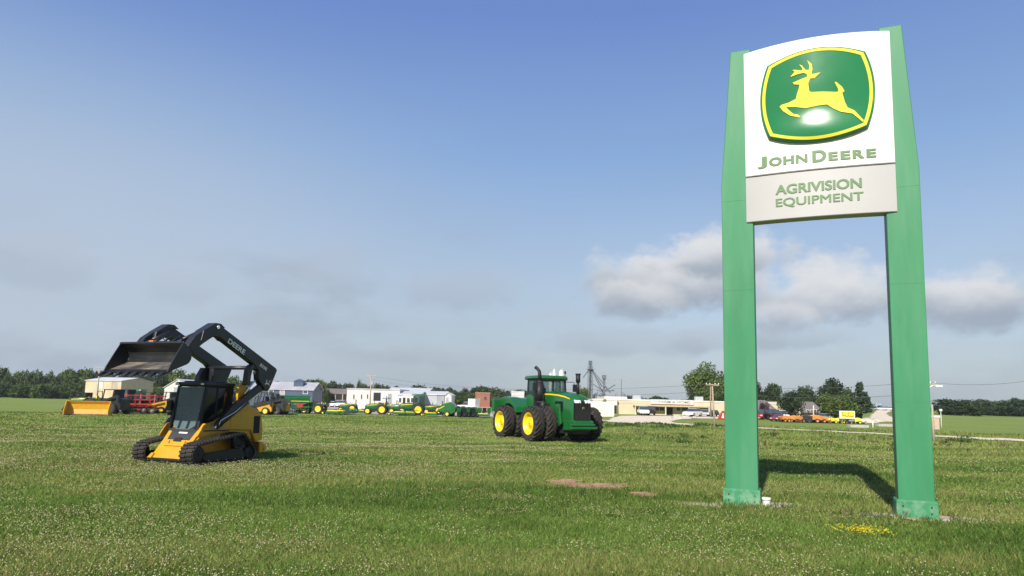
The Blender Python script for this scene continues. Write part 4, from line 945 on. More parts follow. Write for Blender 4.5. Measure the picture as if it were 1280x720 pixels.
# hinge and rear frame
b = MB(); b.bb(-2.5, -1.3, -.32, .32, .6, 1.35); b.cyl((-1.9, 0, .55), (-1.9, 0, 1.5), .28); b.build('hinge', 'black_matt', troot)
b = MB(); b.bb(-5.2, -2.3, -.45, .45, .6, 1.5); b.bb(-5.6, -5.0, -.5, .5, .45, 1.2); b.build('rear_frame', 'black_matt', troot)
b = MB(); b.prism([(-5.25, 1.45), (-5.25, 2.38), (-5.0, 2.48), (-4.3, 2.55), (-3.75, 2.48), (-2.95, 2.05), (-2.85, 1.62), (-3.3, 1.45)], -.95, .95); tk = b.build('rear_tank', 'tractor_green', troot, bevel=.06)
for s in (-1, 1):
    b = MB(); b.prism([(-3.70, 2.40), (-3.62, 2.46), (-3.0, 2.08), (-3.05, 2.0)], s*.955-.004, s*.955+.004); b.build('stripe', 'tractor_yellow', tk)
    ring = []
    for k in range(13):
        a = R_(20)+R_(145)*k/12; r0, r1 = 1.14, 1.18
        ring.append([(-3.78+r0*math.cos(a), s*.92, WR+r0*math.sin(a)), (-3.78+r0*math.cos(a), s*1.75, WR+r0*math.sin(a)), (-3.78+r1*math.cos(a), s*1.75, WR+r1*math.sin(a)), (-3.78+r1*math.cos(a), s*.92, WR+r1*math.sin(a))])
    pa = [(-3.78+1.13*math.cos(R_(a)), WR+1.13*math.sin(R_(a))) for a in range(42, 141, 8)]
    MB().prism([(-2.75, 1.60), (-2.78, 1.95), (-3.1, 2.20), (-3.7, 2.53), (-4.3, 2.60), (-4.75, 2.50), (-4.90, 2.2), (-4.80, 1.75)]+pa[::-1], min(s*.9, s*1.72), max(s*.9, s*1.72)).build('rear_fender', 'tractor_green', troot, bevel=.03)
    b = MB(); b.prism([(-5.22, 1.6), (-4.92, 1.62), (-4.86, 2.38), (-4.98, 2.46), (-5.22, 2.40)], min(s*1.25, s*2.2), max(s*1.25, s*2.2)); fe = b.build('fender_box', 'tractor_green', troot, bevel=.05)
    MB().bb(-5.235, -5.22, min(s*1.9, s*2.1), max(s*1.9, s*2.1), 2.0, 2.2).build('tail_light', 'red_lens', fe)
b = MB(); b.prism([(-5.3, .5), (-6.0, .5), (-6.0, .75), (-5.3, 1.3)], -.15, .15); b.bb(-5.9, -5.5, -.5, .5, .6, .7); b.build('drawbar', 'black_matt', troot)
# ------------------------------------------------------------------ helpers for the far side of the field
def hgt(px, py, Y):
    p = at_depth(px, py, Y); return float(p[2]-tz(p[0], Y))
def wpx(n, Y): return n*Y/F
M['cream'] = ribbed('cream_siding', (.56, .46, .30), .5, 3, 'X'); M['wall_white'] = ribbed('white_siding', (.60, .585, .55), .5, 3, 'X', var=.06)
M['wall_tan'] = ribbed('tan_siding', (.40, .34, .25), .55, 3, 'X'); M['wall_blue'] = ribbed('blue_siding', (.060, .085, .14), .5, 3, 'X')
M['wall_grey'] = ribbed('grey_siding', (.30, .32, .34), .5, 3, 'X'); M['roof_pale'] = ribbed('pale_roof', (.42, .42, .43), .4, 2.5, 'X', var=.08)
M['roof_white'] = ribbed('white_roof', (.62, .62, .61), .4, 2.5, 'X', var=.05); M['roof_shingle'] = mat('shingle', (.17, .145, .13), .9, var=.25, scale=2.5, bump=.5, bscale=15)
M['brick_red'] = mat('red_shed', (.27, .105, .065), .85, var=.2, scale=3, stretch=(1, 1, 6)); M['store_wall'] = mat('store_wall', (.55, .475, .32), .7, var=.07, scale=.6)
M['store_trim'] = mat('store_trim', (.62, .59, .52), .6, var=.05); M['doorway_dark'] = mat('dark_opening', (.012, .011, .010), .8, var=.3)
M['tan_wall2'] = mat('house_wall', (.50, .38, .22), .7, var=.08); M['pinkish'] = mat('pink_shed', (.50, .36, .31), .7, var=.08)
M['steel_grey'] = mat('weathered_steel', (.115, .13, .145), .6, var=.15); M['bin_steel'] = ribbed('bin_steel', (.24, .26, .28), .5, 4, 'Z')
M['sign_yellow'] = mat('sign_yellow', (.85, .66, .05), .4, var=.05); M['sign_brown'] = mat('sign_brown', (.16, .06, .02), .5, var=.1)
M['letter_grey'] = mat('letter_grey', (.20, .22, .20), .5, var=.1); M['tarp_white'] = mat('white_sheet', (.62, .61, .58), .5, var=.05)
def building(name, label, cat, px0, px1, pyt, Y, depth, wall='wall_white', roof='roof_pale', style='gable', rise=.0, rz=0., pyb=None, over=.25):
    xa = at_depth(px0, 505, Y)[0]; xb = at_depth(px1, 505, Y)[0]; w = float(xb-xa); h = hgt((px0+px1)/2, pyt, Y)
    r = empty(name, ((xa+xb)/2, Y+depth/2, tz((xa+xb)/2, Y)), rz, label, cat)
    b = MB(); e = h-rise
    if style == 'gable':       # ridge along x
        b.prism([(-depth/2, -.5), (depth/2, -.5), (depth/2, e), (0, h-.05), (-depth/2, e)], -w/2, w/2, 'yz')
        wl_ = b.build('wall', wall, r); c = MB(); t = .12
        c.prism([(-depth/2-over, e-over*rise/(depth/2)), (0, h), (depth/2+over, e-over*rise/(depth/2)), (depth/2+over, e+t-over*rise/(depth/2)), (0, h+t), (-depth/2-over, e+t-over*rise/(depth/2))], -w/2-over, w/2+over, 'yz'); c.build('roof', roof, r)
    elif style == 'gable_front':   # gable end faces the viewer
        b.prism([(-w/2, -.5), (w/2, -.5), (w/2, e), (0, h-.05), (-w/2, e)], -depth/2, depth/2, 'xz'); wl_ = b.build('wall', wall, r); c = MB(); t = .12
        c.prism([(-w/2-over, e), (0, h), (w/2+over, e), (w/2+over, e+t), (0, h+t), (-w/2-over, e+t)], -depth/2-over, depth/2+over, 'xz'); c.build('roof', roof, r)
    else:
        b.bb(-w/2, w/2, -depth/2, depth/2, -.5, h); wl_ = b.build('wall', wall, r)
        c = MB(); c.bb(-w/2-.1, w/2+.1, -depth/2-.1, depth/2+.1, h+.002, h+.30); c.build('roof', roof, r)
    r['w'] = w; r['h'] = h; r['d'] = depth
    return r
def opening(r, name, px, py0, py1, wp, m, Y, proud=.03, frame=None):
    """door or window on the face towards the viewer, placed by its distance along the wall"""
    x = float(at_depth(px, 505, Y)[0])-r.location.x; w = wpx(wp, Y); z1 = hgt(px, py0, Y); z0 = max(0.02, hgt(px, py1, Y)); y = -r['d']/2
    o = MB().bb(x-w/2, x+w/2, y-proud, y+.05, z0, z1).build(name, m, r)
    if frame:
        f = MB(); t = .09
        f.bb(x-w/2-t, x-w/2, y-proud-.02, y, z0, z1+t); f.bb(x+w/2, x+w/2+t, y-proud-.02, y, z0, z1+t); f.bb(x-w/2, x+w/2, y-proud-.02, y, z1, z1+t)
        if name == 'window': f.bb(x-w/2-t, x+w/2+t, y-proud-.06, y, z0-t, z0)
        f.build('frame', frame, o)
    return o
# ---- sheds behind the yard
r = building('warehouse', 'cream metal warehouse with long white roof behind the yellow snow pusher', 'warehouse', 106, 160, 471.5, 178, 11, 'cream', 'roof_white', 'gable', .9, R_(-14))
opening(r, 'door', 128, 477, 486, 9, 'wall_white', 178, .05, 'wall_tan'); opening(r, 'door', 150, 477, 486, 9, 'wall_tan', 178, .05, 'wall_white')
r = building('white_shed', 'small white shed whose pale gable shows beside the loader cab', 'shed', 204, 236, 474, 170, 12, 'wall_white', 'roof_white', 'gable_front', 2.2)
opening(r, 'door', 220, 484, 492, 8, 'wall_grey', 170, .05)
r = building('blue_building', 'dark blue metal building with grey roof behind the green grain drill', 'building', 310, 390, 477.5, 134, 7, 'wall_blue', 'roof_pale', 'gable', 1.4)
b = MB(); b.bb(-.9, .9, -.7, .7, 0, 1.3); b.prism([(-1.0, 1.25), (0, 1.7), (1.0, 1.25)], -.8, .8); o = b.build('roof_vent', 'wall_blue', r); o.location = (float(at_depth(369, 505, 134)[0])-r.location.x, -1.5, r['h']-1.0)
for px in (338, 352, 381): opening(r, 'door' if px == 352 else 'window', px, 488, 497 if px == 352 else 492, 5, 'wall_grey' if px == 352 else 'window', 134, .05, 'store_trim')
r = building('open_shed', 'low tan shed with an open front where vehicles are parked', 'shed', 398, 436, 486, 172, 10, 'wall_tan', 'roof_shingle', 'gable', 1.2)
opening(r, 'opening', 419, 492.5, 502, 27, 'doorway_dark', 172, .04)  # near-black panel on the closed wall, standing in for the shaded inside
for px in (410, 419, 428): opening(r, 'post', px, 492.5, 502, 1.2, 'wall_tan', 172, .2)
r = building('long_white_building', 'long low white building with one black doorway behind the utility pole', 'building', 433, 499, 487.5, 152, 14, 'wall_white', 'roof_pale', 'flat')
opening(r, 'door', 471, 491, 501, 8.5, 'doorway_dark', 152, .05, 'wall_grey')
for px in (442, 451.5, 459): opening(r, 'window', px, 493, 498.5, 1.6, 'window', 152, .05, 'store_trim')
opening(r, 'door', 487, 492, 505, 5, 'wall_grey', 152, .05, 'store_trim')
r = building('white_shop', 'white shop front with faded red lettering between two metal sheds', 'shop', 497, 524, 489, 150, 14, 'tarp_white', 'roof_white', 'gable', .8)
opening(r, 'door', 505, 497, 508, 3.4, 'doorway_dark', 150, .05, 'store_trim')
for px in (500, 510, 515, 520): opening(r, 'window', px, 497.5, 503, 2.8, 'window', 150, .05, 'store_trim')
b = MB(); b.bb(-1.4, 1.4, -7.12, -7.0, hgt(510, 495.8, 150), hgt(510, 493, 150)); b.build('sign_board', 'tarp_white', r)
r = building('pale_roof_barn', 'big barn whose white roof rises behind the white shop', 'barn', 482, 534, 484.3, 190, 20, 'wall_grey', 'roof_white', 'gable', 1.3)
opening(r, 'door', 508, 490, 497, 9, 'wall_white', 190, .05)
r = building('grey_shed', 'grey ribbed metal shed with white end wall behind the cab tractor', 'shed', 521, 556, 489, 158, 12, 'wall_grey', 'roof_white', 'gable', .8)
opening(r, 'door', 538, 493, 505, 14, 'galv', 158, .05, 'wall_white')
r = building('white_lean_to', 'white lean-to with a sloping roof at the end of the grey shed', 'shed', 555.5, 564, 491, 158, 9, 'wall_white', 'roof_white', 'gable_front', .6)
opening(r, 'door', 559, 497, 506, 3, 'wall_grey', 158, .04)
r = building('red_brick_shed', 'small rust red shed beyond the green planter', 'shed', 594, 612, 492, 175, 6, 'brick_red', 'wood', 'flat')
opening(r, 'door', 599, 497, 505, 3.5, 'wood', 175, .05); opening(r, 'window', 606.5, 496, 500, 3, 'window', 175, .05)
r = building('white_block', 'plain white block building seen between the tractor tank and its cab', 'building', 639, 655, 490.5, 205, 10, 'wall_white', 'roof_white', 'flat')
opening(r, 'door', 646, 496, 504, 3.5, 'wall_grey', 205, .05)
# ---- store
SY = 140
r = building('farm_store', 'long cream farm store with white parapet, name board and canopy beside the gravel lot', 'store', 772, 1000, 503.0, SY, 22, 'store_wall', 'store_trim', 'flat')
d2_ = -11.0
b = MB(); x_ = lambda px: float(at_depth(px, 505, SY)[0])-r.location.x
b.bb(x_(758), x_(787), d2_+3, d2_+12, 2, hgt(772, 496.0, SY)); b.build('raised_block', 'store_trim', r)
b = MB(); b.bb(x_(813), x_(866.5), d2_-.30, d2_-.01, hgt(840, 505.4, SY), hgt(840, 499.8, SY)); bo = b.build('name_board', 'wall_white', r)
vs, fs = text_fit('FARM & HOME', x_(823), x_(862.5), hgt(842, 504.2, SY), hgt(842, 501.2, SY), .01, .008); b = MB(); b.add([(v[0], d2_-.315-v[2], v[1]) for v in vs], fs); b.build('lettering', 'letter_grey', bo, fix=False)
b = MB(); b.bb(x_(791), x_(884), d2_-2.0, d2_, hgt(840, 508.6, SY), hgt(840, 507.0, SY)); b.build('canopy', 'tan_wall2', r)
for px in (792, 829.5, 858, 883): MB().bb(x_(px)-.09, x_(px)+.09, d2_-1.9, d2_-1.72, -.2, hgt(840, 508.6, SY)).build('canopy_post', 'store_trim', r)
for px, w_ in ((819.5, 8), (827.5, 6), (848, 5), (856, 8)): opening(r, 'window', px, 509.2, 513.4, w_, 'window', SY, .05, 'store_trim')
opening(r, 'door', 837, 509.4, 519, 7.5, 'doorway_dark', SY, .06, 'tan_wall2'); opening(r, 'door', 886.5, 510, 520, 2.8, 'wood', SY, .06, 'store_trim')
opening(r, 'wall_band', 795, 503.6, 504.6, 44, 'tan_wall2', SY, .04)
for px in (800, 880): MB().box((x_(px), d2_+4, r['h']+.7), (1.6, 1.2, .9)).build('roof_unit', 'galv', r, bevel=.05)
r = building('store_annex', 'pale cream annex with a dark loading bay beside the farm store', 'building', 741, 771.6, 500.5, 139, 16, 'store_trim', 'store_trim', 'flat')
opening(r, 'loading_bay', 767, 506.5, 517, 8, 'doorway_dark', 139, .05, 'tan_wall2'); opening(r, 'window', 752, 506, 510, 4, 'window', 139, .05, 'store_trim')  # loading bay is a near-black panel, its inner shade painted on
w_ = MB().bb(-2.2, 2.2, -.15, .15, -.3, 2.6).build('yard_wall', 'store_trim'); w_.location = gx(752, 124); tag(w_, 'low pale wall standing before the store annex at the gravel drive', 'wall')
# ---- houses
r = building('garage_house', 'tan house with brown roof and grey garage door framed by the sign posts', 'house', 940, 966, 500.5, 134, 11, 'tan_wall2', 'roof_shingle', 'gable', 1.6, over=.5)
opening(r, 'garage_door', 949, 511, 519, 8, 'wall_grey', 134, .05, 'store_trim'); opening(r, 'door', 960.5, 510, 519, 3, 'wood', 134, .05, 'store_trim')
r = building('white_house', 'white house wall half hidden by the round dark tree', 'house', 967, 984, 502, 143, 9, 'wall_white', 'roof_shingle', 'gable', 1.5, over=.5)
opening(r, 'window', 971, 509, 513, 3, 'window', 143, .05, 'store_trim')
r = building('porch_house', 'house with broad grey brown roof and a porch between two round trees', 'house', 996, 1026, 502.5, 146, 11, 'wall_tan', 'roof_shingle', 'gable', 2.0, over=.7)
for px in (1009, 1014): opening(r, 'window', px, 512.5, 517, 2.6, 'window', 146, .05, 'store_trim')
opening(r, 'door', 1018.5, 512, 520, 3, 'car_red', 146, .05, 'store_trim')
b = MB()
for px in (1012, 1021.5): b.bb(float(at_depth(px, 505, 146)[0])-r.location.x-.1, float(at_depth(px, 505, 146)[0])-r.location.x+.1, -7.4, -7.2, -.2, 2.5)
b.bb(1.5, 5.5, -7.5, -5.5, -.3, .15); b.build('porch', 'store_trim', r)
r = building('pink_kiosk', 'little pinkish flat roofed shed behind the pair of timber poles', 'shed', 1163.5, 1173, 522, 96, 3, 'pinkish', 'store_trim', 'flat')
opening(r, 'door', 1168, 525, 533, 3, 'tan_wall2', 96, .04)
for k, (p0, p1, pt, Y, m_, l_) in enumerate(((1093, 1099, 510.5, 330, 'wall_white', 'tiny white far house left of two others beyond the billboard'), (1101, 1107, 511, 318, 'wall_tan', 'tiny tan far house between two pale ones on the horizon'), (1109, 1117, 510.5, 325, 'store_trim', 'widest of the tiny pale far houses on the horizon'), (1180, 1215, 511, 300, 'wall_white', 'far white house past the sign beside the dark tree line'))):
    r = building('far_house', l_, 'house', p0, p1, pt, Y, 7, m_, 'roof_shingle', 'gable', 1.2); r['group'] = 'far houses on the horizon'
    opening(r, 'window', (p0*2+p1)/3, 514, 516, 1, 'window', Y, .05); opening(r, 'door', (p0+p1*2)/3, 514, 518, .8, 'wood', Y, .05)
# ---- grain elevator
EY = 230
g = gx(737.5, EY); r = empty('grain_elevator_leg', g, .3, 'tallest grey lattice tower of the grain elevator, with sloping spouts', 'tower')
h = hgt(737.5, 456, EY); b = MB(); s_ = 1.0
for sx in (-1, 1):
    for sy in (-1, 1): b.cyl((sx*s_*.6, sy*s_*.6, 0), (sx*s_*.6, sy*s_*.6, h), .09, n=6)
k_ = int(h/1.4)
for i in range(k_):
    z = i*1.4; s2 = 1 if i % 2 else -1
    for sy in (-1, 1): b.cyl((-s2*.6, sy*.6, z), (s2*.6, sy*.6, z+1.4), .06, n=5, caps=False); b.cyl((sy*.6, -s2*.6, z), (sy*.6, s2*.6, z+1.4), .06, n=5, caps=False)
b.build('lattice', 'steel_grey', r); b = MB(); b.bb(-.25, .0, -.2, .2, 0, h+.6); b.bb(.08, .30, -.2, .2, 0, h+.6); b.box((0, 0, h+.7), (1.0, .8, 1.3)); b.build('leg_casing', 'steel_grey', r)
MB().bb(-1.1, 1.1, -1.1, 1.1, h-1.6, h-1.5).build('platform', 'steel_grey', r)
sp_ends = [(755, 494), (752.5, 483), (729, 472), (763, 491)]
for px, py in sp_ends:
    p = at_depth(px, py, EY); L_ = Matrix.Rotation(-.3, 3, 'Z') @ (Vector(p)-Vector(g)); MB().cyl((0, 0, h-.8), L_, .14, n=8).build('spout', 'steel_grey', r)
g2 = gx(755, EY); r = empty('elevator_tower', g2, 0, 'shorter grey elevator tower with crossing spouts beside the grain bins', 'tower'); h = hgt(755, 471, EY)
b = MB(); b.bb(-.35, .35, -.3, .3, 0, h); b.box((0, 0, h), (1.3, 1, 1.2)); b.build('leg_casing', 'steel_grey', r)
b = MB()
for i in range(int(h/1.2)): b.box((.55, 0, i*1.2), (.5, .06, .06)); b.bb(-.75, .75, -.6, .6, i*2.4, i*2.4+.08) if i*2.4 < h else None
b.build('ladder', 'steel_grey', r)
for px, py in ((769, 481), (741, 480), (768, 488), (746, 488)):
    p = at_depth(px, py, EY); MB().cyl((0, 0, hgt(755, 489, EY)), Vector(p)-Vector(g2), .16, n=8).build('spout', 'steel_grey', r)
for px, w_, pt, Y, l_ in ((748, 15, 490, 236, 'squat galvanised grain bin between the two elevator towers'), (775, 13, 488.5, 238, 'galvanised grain bin standing behind the store roof near the light pole'), (730, 10, 491.5, 240, 'grey grain bin partly behind the air intake of the tractor')):
    g = gx(px, Y); R0 = wpx(w_, Y)/2; h = hgt(px, pt, Y); r = empty('grain_bin', g, 0, l_, 'grain bin', 'galvanised grain bins')
    MB().cyl((0, 0, 0), (0, 0, h*.8), R0, n=28).build('wall', 'bin_steel', r); MB().lathe([(R0*1.03, h*.8), (R0*.25, h*.98), (.25, h), (.01, h)], (0, 0, 0), 'z', 28, smooth=False).build('roof', 'bin_steel', r)
for px, w_, pt, l_ in ((692, 4.4, 461.5, 'slim white silo with domed top rising above the tractor cab'), (701, 6.2, 462, 'widest white silo above the tractor cab'), (687.5, 4.0, 466, 'shorter white silo at the edge of the trio above the tractor cab')):
    Y = 350; g = gx(px, Y); R0 = wpx(w_, Y)/2; h = hgt(px, pt, Y); r = empty('white_silo', g, 0, l_, 'silo', 'white silos behind the tractor')
    b = MB(); b.cyl((0, 0, 0), (0, 0, h*.9), R0, n=24); b.build('wall', 'wall_white', r)
    b = MB(); b.lathe([(R0, h*.9), (R0*.92, h*.95), (R0*.6, h*.985), (R0*.2, h), (.01, h)], (0, 0, 0), 'z', 24); b.build('dome', 'roof_white', r)
    MB().cyl((R0*.3, 0, h*.96), (R0*.3, 0, h*1.05), .25, n=8).build('vent', 'galv', r)
# ---- poles
def pole(name, px, ptop, Y, label, m='wood', r0=.14, arms=(), transformer=False, lamp=None, lean=0., group=None):
    g = gx(px, Y); h = hgt(px, ptop, Y); r = empty(name, g, 0, label, 'pole', group)
    MB().cyl((0, 0, -.4), (lean, 0, h), r0, r0*.65, n=10).build('shaft', m, r)
    for z, w_ in arms:
        a = MB().box((lean, -.12, h-z), (w_, .10, .12)).build('crossarm', m, r)
        for k in (-.46, -.2, .2, .46): MB().cyl((lean+k*w_, -.12, h-z+.06), (lean+k*w_, -.12, h-z+.22), .045, n=8).build('insulator', 'white_plastic', a)
    if transformer: b = MB(); b.cyl((.32, -.1, h-2.4), (.32, -.1, h-1.5), .24, n=14); b.cyl((.32, -.1, h-1.5), (.32, -.1, h-1.3), .05, n=6); b.build('transformer', 'wall_grey', r)
    if lamp: b = MB(); b.tube([(0, -.05, h-.9), (lamp*.5, -.1, h-.6), (lamp, -.15, h-.6)], .04); b.box((lamp, -.15, h-.66), (.6, .26, .14)); b.build('lamp_arm', 'white_plastic', r)
    return r, Vector(g)+Vector((lean, 0, h))
_, pA = pole('utility_pole', 893.3, 480, 80, 'timber utility pole with a crossarm standing at the edge of the gravel road', 'wood_pale', .12, ((.12, 1.5),), lean=-.25)
_, pB = pole('utility_pole', 888.5, 483, 128, 'thinner timber pole farther off beside the big broad tree', 'wood', .15)
_, pC = pole('utility_pole', 1160.6, 473, 62, 'tall pale timber pole with a white lamp arm just past the outer sign post', 'wood_pale', .12, ((.5, 1.6),), lamp=.9, lean=-.1)
_, pC2 = pole('brace_pole', 1165.5, 506, 60, 'short timber stub pole leaning beside the tall lamp pole', 'wood_pale', .12)
_, pD = pole('utility_pole', 462, 468, 146, 'utility pole with a grey transformer before the long white building', 'wood_pale', .17, ((.4, 1.8),), transformer=True)
_, pE = pole('utility_pole', 119.5, 457, 152, 'pale pole rising above the cream warehouse roof', 'wood_pale', .17, ((.5, 1.6),))
_, pG = pole('light_pole', 776.5, 473.5, 200, 'floodlight pole behind the farm store roof', 'steel_grey', .14)
b = MB(); b.box((0, 0, 0), (3.6, .15, .15)); [b.box((k, -.15, -.1), (.8, .5, .5)) for k in (-1.4, 1.4)]; o = b.build('floodlights', 'wall_grey', _); o.location = (0, 0, hgt(776.5, 474.5, 200))
_, pH = pole('light_pole', 1096.3, 503, 260, 'thin far light pole beyond the billboard', 'galv', .14, lamp=1.2)
_, pI = pole('street_lamp', 1176, 513, 105, 'small white lamp post past the pinkish shed', 'white_plastic', .05)
MB().ball((0, 0, hgt(1176, 513, 105)), .22, 12, 8).build('globe', 'white_plastic', _)
_, pF = pole('utility_pole', 1330, 470, 58, 'timber pole beyond the edge of the view carrying the wires onward', 'wood', .14, ((.25, 2.2),))
def wire(a, b, sag, label, r=.016):
    P_ = []
    for i in range(25):
        t = i/24; p = a.lerp(b, t); P_.append((p.x, p.y, p.z-4*sag*t*(1-t)))
    o = MB().tube(P_, r, 5).build('power_line', 'wire'); tag(o, label, 'wire', 'power lines over the road')
wire(pA+Vector((-.9, 0, -.1)), pC+Vector((-.7, 0, -.35)), .5, 'upper power line strung from the roadside utility pole to the lamp pole')
wire(pA+Vector((.7, 0, -.8)), pC+Vector((0, 0, -1.3)), .6, 'lower power line strung from the roadside utility pole to the lamp pole')
wire(pD+Vector((0, -.1, -.3)), pA+Vector((-.9, 0, -.1)), 1.5, 'upper power line running from the transformer pole across the field to the roadside pole')
wire(pD+Vector((0, -.1, -.9)), pA+Vector((-.6, 0, -.85)), 1.8, 'lower power line running from the transformer pole across the field to the roadside pole')
wire(pC+Vector((.4, 0, -.35)), pF+Vector((-.8, 0, -.1)), .4, 'power line leaving the lamp pole away from the sign')
# ---- billboard
g = gx(1059, 112, 523); r = empty('billboard', g, R_(8), 'white framed yellow billboard with dark script on short posts before the round tree', 'billboard')
w_ = wpx(20.5, 112); z0, z1 = hgt(1059, 523.3, 112), hgt(1059, 513.6, 112)
MB().bb(-w_/2, w_/2, -.06, .06, z0, z1).build('frame', 'white_plastic', r); MB().bb(-w_/2+.3, w_/2-.12, -.075, -.06, z0+.16, z1-.12).build('sign_face', 'sign_yellow', r)
# illegible dark script: a loose pen stroke, a tall loop and an underline
def stroke(pts, rr): return MB().tube([(x*w_/2, -.09, z0+(z1-z0)*z) for x, z in pts], rr, 6)
stroke([(-.72, .78), (-.5, .80), (-.62, .62), (-.70, .45), (-.5, .40), (-.35, .50), (-.2, .34), (-.05, .26), (.02, .30)], .045).build('script', 'sign_brown', r)
stroke([(.28, .78), (.12, .74), (.08, .5), (.14, .34), (.5, .33), (.82, .36)], .05).build('script', 'sign_brown', r)
for x in (-.6, .6): MB().bb(x*w_/2-.07, x*w_/2+.07, .061, .18, -.3, z1-.1).build('post', 'wood', r)
# ---- trees
def leaf_mat(name, c, var=.35):
    m, nt, b = new_mat(name); n = nt.nodes; L = nt.links
    a = n.new('ShaderNodeAttribute'); a.attribute_name = 'tint'; mx = n.new('ShaderNodeMixRGB'); mx.blend_type = 'MULTIPLY'; mx.inputs[0].default_value = 1
    oi = n.new('ShaderNodeObjectInfo'); rv = n.new('ShaderNodeMixRGB'); rv.inputs[1].default_value = tuple(q*.72 for q in c)+(1,); rv.inputs[2].default_value = (c[0]*1.55, c[1]*1.35, c[2]*1.2, 1); L.new(oi.outputs['Random'], rv.inputs[0]); L.new(rv.outputs[0], mx.inputs[1]); L.new(a.outputs['Color'], mx.inputs[2]); L.new(mx.outputs[0], b.inputs['Base Color']); b.inputs['Roughness'].default_value = .6; b.inputs['Specular IOR Level'].default_value = .25
    tl = n.new('ShaderNodeBsdfTranslucent'); L.new(mx.outputs[0], tl.inputs[0]); ms = n.new('ShaderNodeMixShader'); ms.inputs[0].default_value = .25
    L.new(b.outputs[0], ms.inputs[1]); L.new(tl.outputs[0], ms.inputs[2]); L.new(ms.outputs[0], n['Material Output'].inputs[0]); return m
M['leaf_mid'] = leaf_mat('foliage_mid', (.062, .105, .026)); M['leaf_dark'] = leaf_mat('foliage_dark', (.036, .066, .022)); M['leaf_conifer'] = leaf_mat('foliage_conifer', (.033, .060, .030)); M['leaf_purple'] = leaf_mat('foliage_purple', (.055, .028, .028))
def crown_arrays(kind, seed, n, leaf):
    r = np.random.default_rng(seed); P_ = []; N_ = []; T_ = []
    lobes = []
    if kind == 'conifer':
        for k in range(26):
            z = r.random()**.8; rad = .30*(1-z)+.03; a = r.random()*6.28; lobes.append((rad*.6*math.cos(a), rad*.6*math.sin(a), .08+z*.88, rad*.55+.03, .06))
    else:
        cz, rz_, rx = {'round': (.50, .46, .46), 'broad': (.54, .42, .55), 'tall': (.52, .46, .32), 'bush': (.44, .46, .55), 'hedge': (.46, .48, .60)}[kind]
        for k in range(30):
            d = r.normal(size=3); d /= np.linalg.norm(d); q = .55+.35*r.random(); s_ = (.13+.14*r.random())*(1.1 if kind in ('round', 'bush') else 1)
            lobes.append((d[0]*rx*q, d[1]*rx*q, cz+d[2]*rz_*q*(1 if d[2] > 0 else .95), s_, s_*.85))
        lobes.append((0, 0, cz, rx*.55, rz_*.6))
    wts = np.array([l[3]**2 for l in lobes]); wts /= wts.sum(); idx = r.choice(len(lobes), n, p=wts)
    Lb = np.array(lobes)[idx]; d = r.normal(size=(n, 3)); d /= np.linalg.norm(d, axis=1)[:, None]; q = (r.random(n)**.35)*(.85+.35*r.random(n))
    c = Lb[:, :3]+d*np.stack([Lb[:, 3], Lb[:, 3], Lb[:, 4]], 1)*q[:, None]
    ax = r.normal(size=(n, 3))*.75+d*.8; ax /= np.linalg.norm(ax, axis=1)[:, None]
    u = np.cross(ax, r.normal(size=(n, 3))); u /= np.linalg.norm(u, axis=1)[:, None]; v = np.cross(ax, u); s_ = leaf*1.35*(.6+.8*r.random(n))[:, None]
    V = np.stack([c-u*s_, c-v*s_*.55+u*s_*.2, c+u*s_, c+v*s_*.6], 1).reshape(-1, 3)
    lt = (.65+.6*r.random(len(lobes)))[idx]*(.7+.6*r.random(n)); tint_ = np.stack([lt*(.9+.25*r.random(n)), lt, lt*(.8+.3*r.random(n))], 1)
    return V, np.arange(4*n).reshape(-1, 4), np.repeat(tint_, 4, 0)
CROWN = {}
def tree(kind, seed, px, ptop, wpx_, Y, leafm, label, group=None, name=None, pbase=None, n=2600, leaf=.030, trunkh=.45):
    key = (kind, seed, leafm, n)
    g = gx(px, Y); h = hgt(px, ptop, Y); w_ = wpx(wpx_, Y)
    base_w = {'conifer': .66, 'round': 1.05, 'broad': 1.25, 'tall': .78, 'bush': 1.25, 'hedge': 1.35}[kind]
    r = empty(name or {'conifer': 'conifer_tree'}.get(kind, 'broadleaf_tree'), g, (px*1.7) % 6.28, label, 'tree', group, scale=(w_/base_w, w_/base_w, h*1.07))
    if key in CROWN:
        o = bpy.data.objects.new('crown', CROWN[key][0]); COL.objects.link(o); o.parent = r
        t = bpy.data.objects.new('trunk', CROWN[key][1]); COL.objects.link(t); t.parent = r
    else:
        V, Fc, tn = crown_arrays(kind, seed, n, leaf); o = mesh_np('crown', V, Fc, leafm, tn); o.parent = r
        b = MB(); b.cyl((0, 0, -.04), (.01, 0, trunkh), .035, .022, n=8)
        rr = random.Random(seed)
        for k in range(6):
            a = rr.uniform(0, 6.28); z = trunkh*rr.uniform(.6, 1); L_ = rr.uniform(.12, .3)*(.4 if kind == 'conifer' else 1); b.cyl((0, 0, z), (L_*math.cos(a), L_*math.sin(a), z+rr.uniform(.12, .28)), .014, .005, n=6)
        t = b.build('trunk', 'bark', r); CROWN[key] = (o.data, t.data)
    return r
tree('broad', 1, 889, 464, 64, 168, 'leaf_mid', 'big broad green tree behind the sign post beside the farm store', n=13000, leaf=.019)
tree('round', 2, 948, 480, 26, 172, 'leaf_dark', 'dark rounded tree behind the tan garage house roof nearest the sign post', n=3500)
tree('tall', 3, 966, 480, 24, 170, 'leaf_dark', 'taller dark tree standing between the tan house and the round trees', n=3500)
tree('round', 4, 988.5, 492, 33, 128, 'leaf_dark', 'dense round dark tree before the porch house', n=5000, leaf=.024)
tree('round', 5, 1006, 481, 28, 172, 'leaf_dark', 'round topped dark tree rising behind the porch house roof', n=3500)
tree('round', 6, 1041, 477, 38, 168, 'leaf_dark', 'tallest dome shaped dark tree behind the round green one', n=4500)
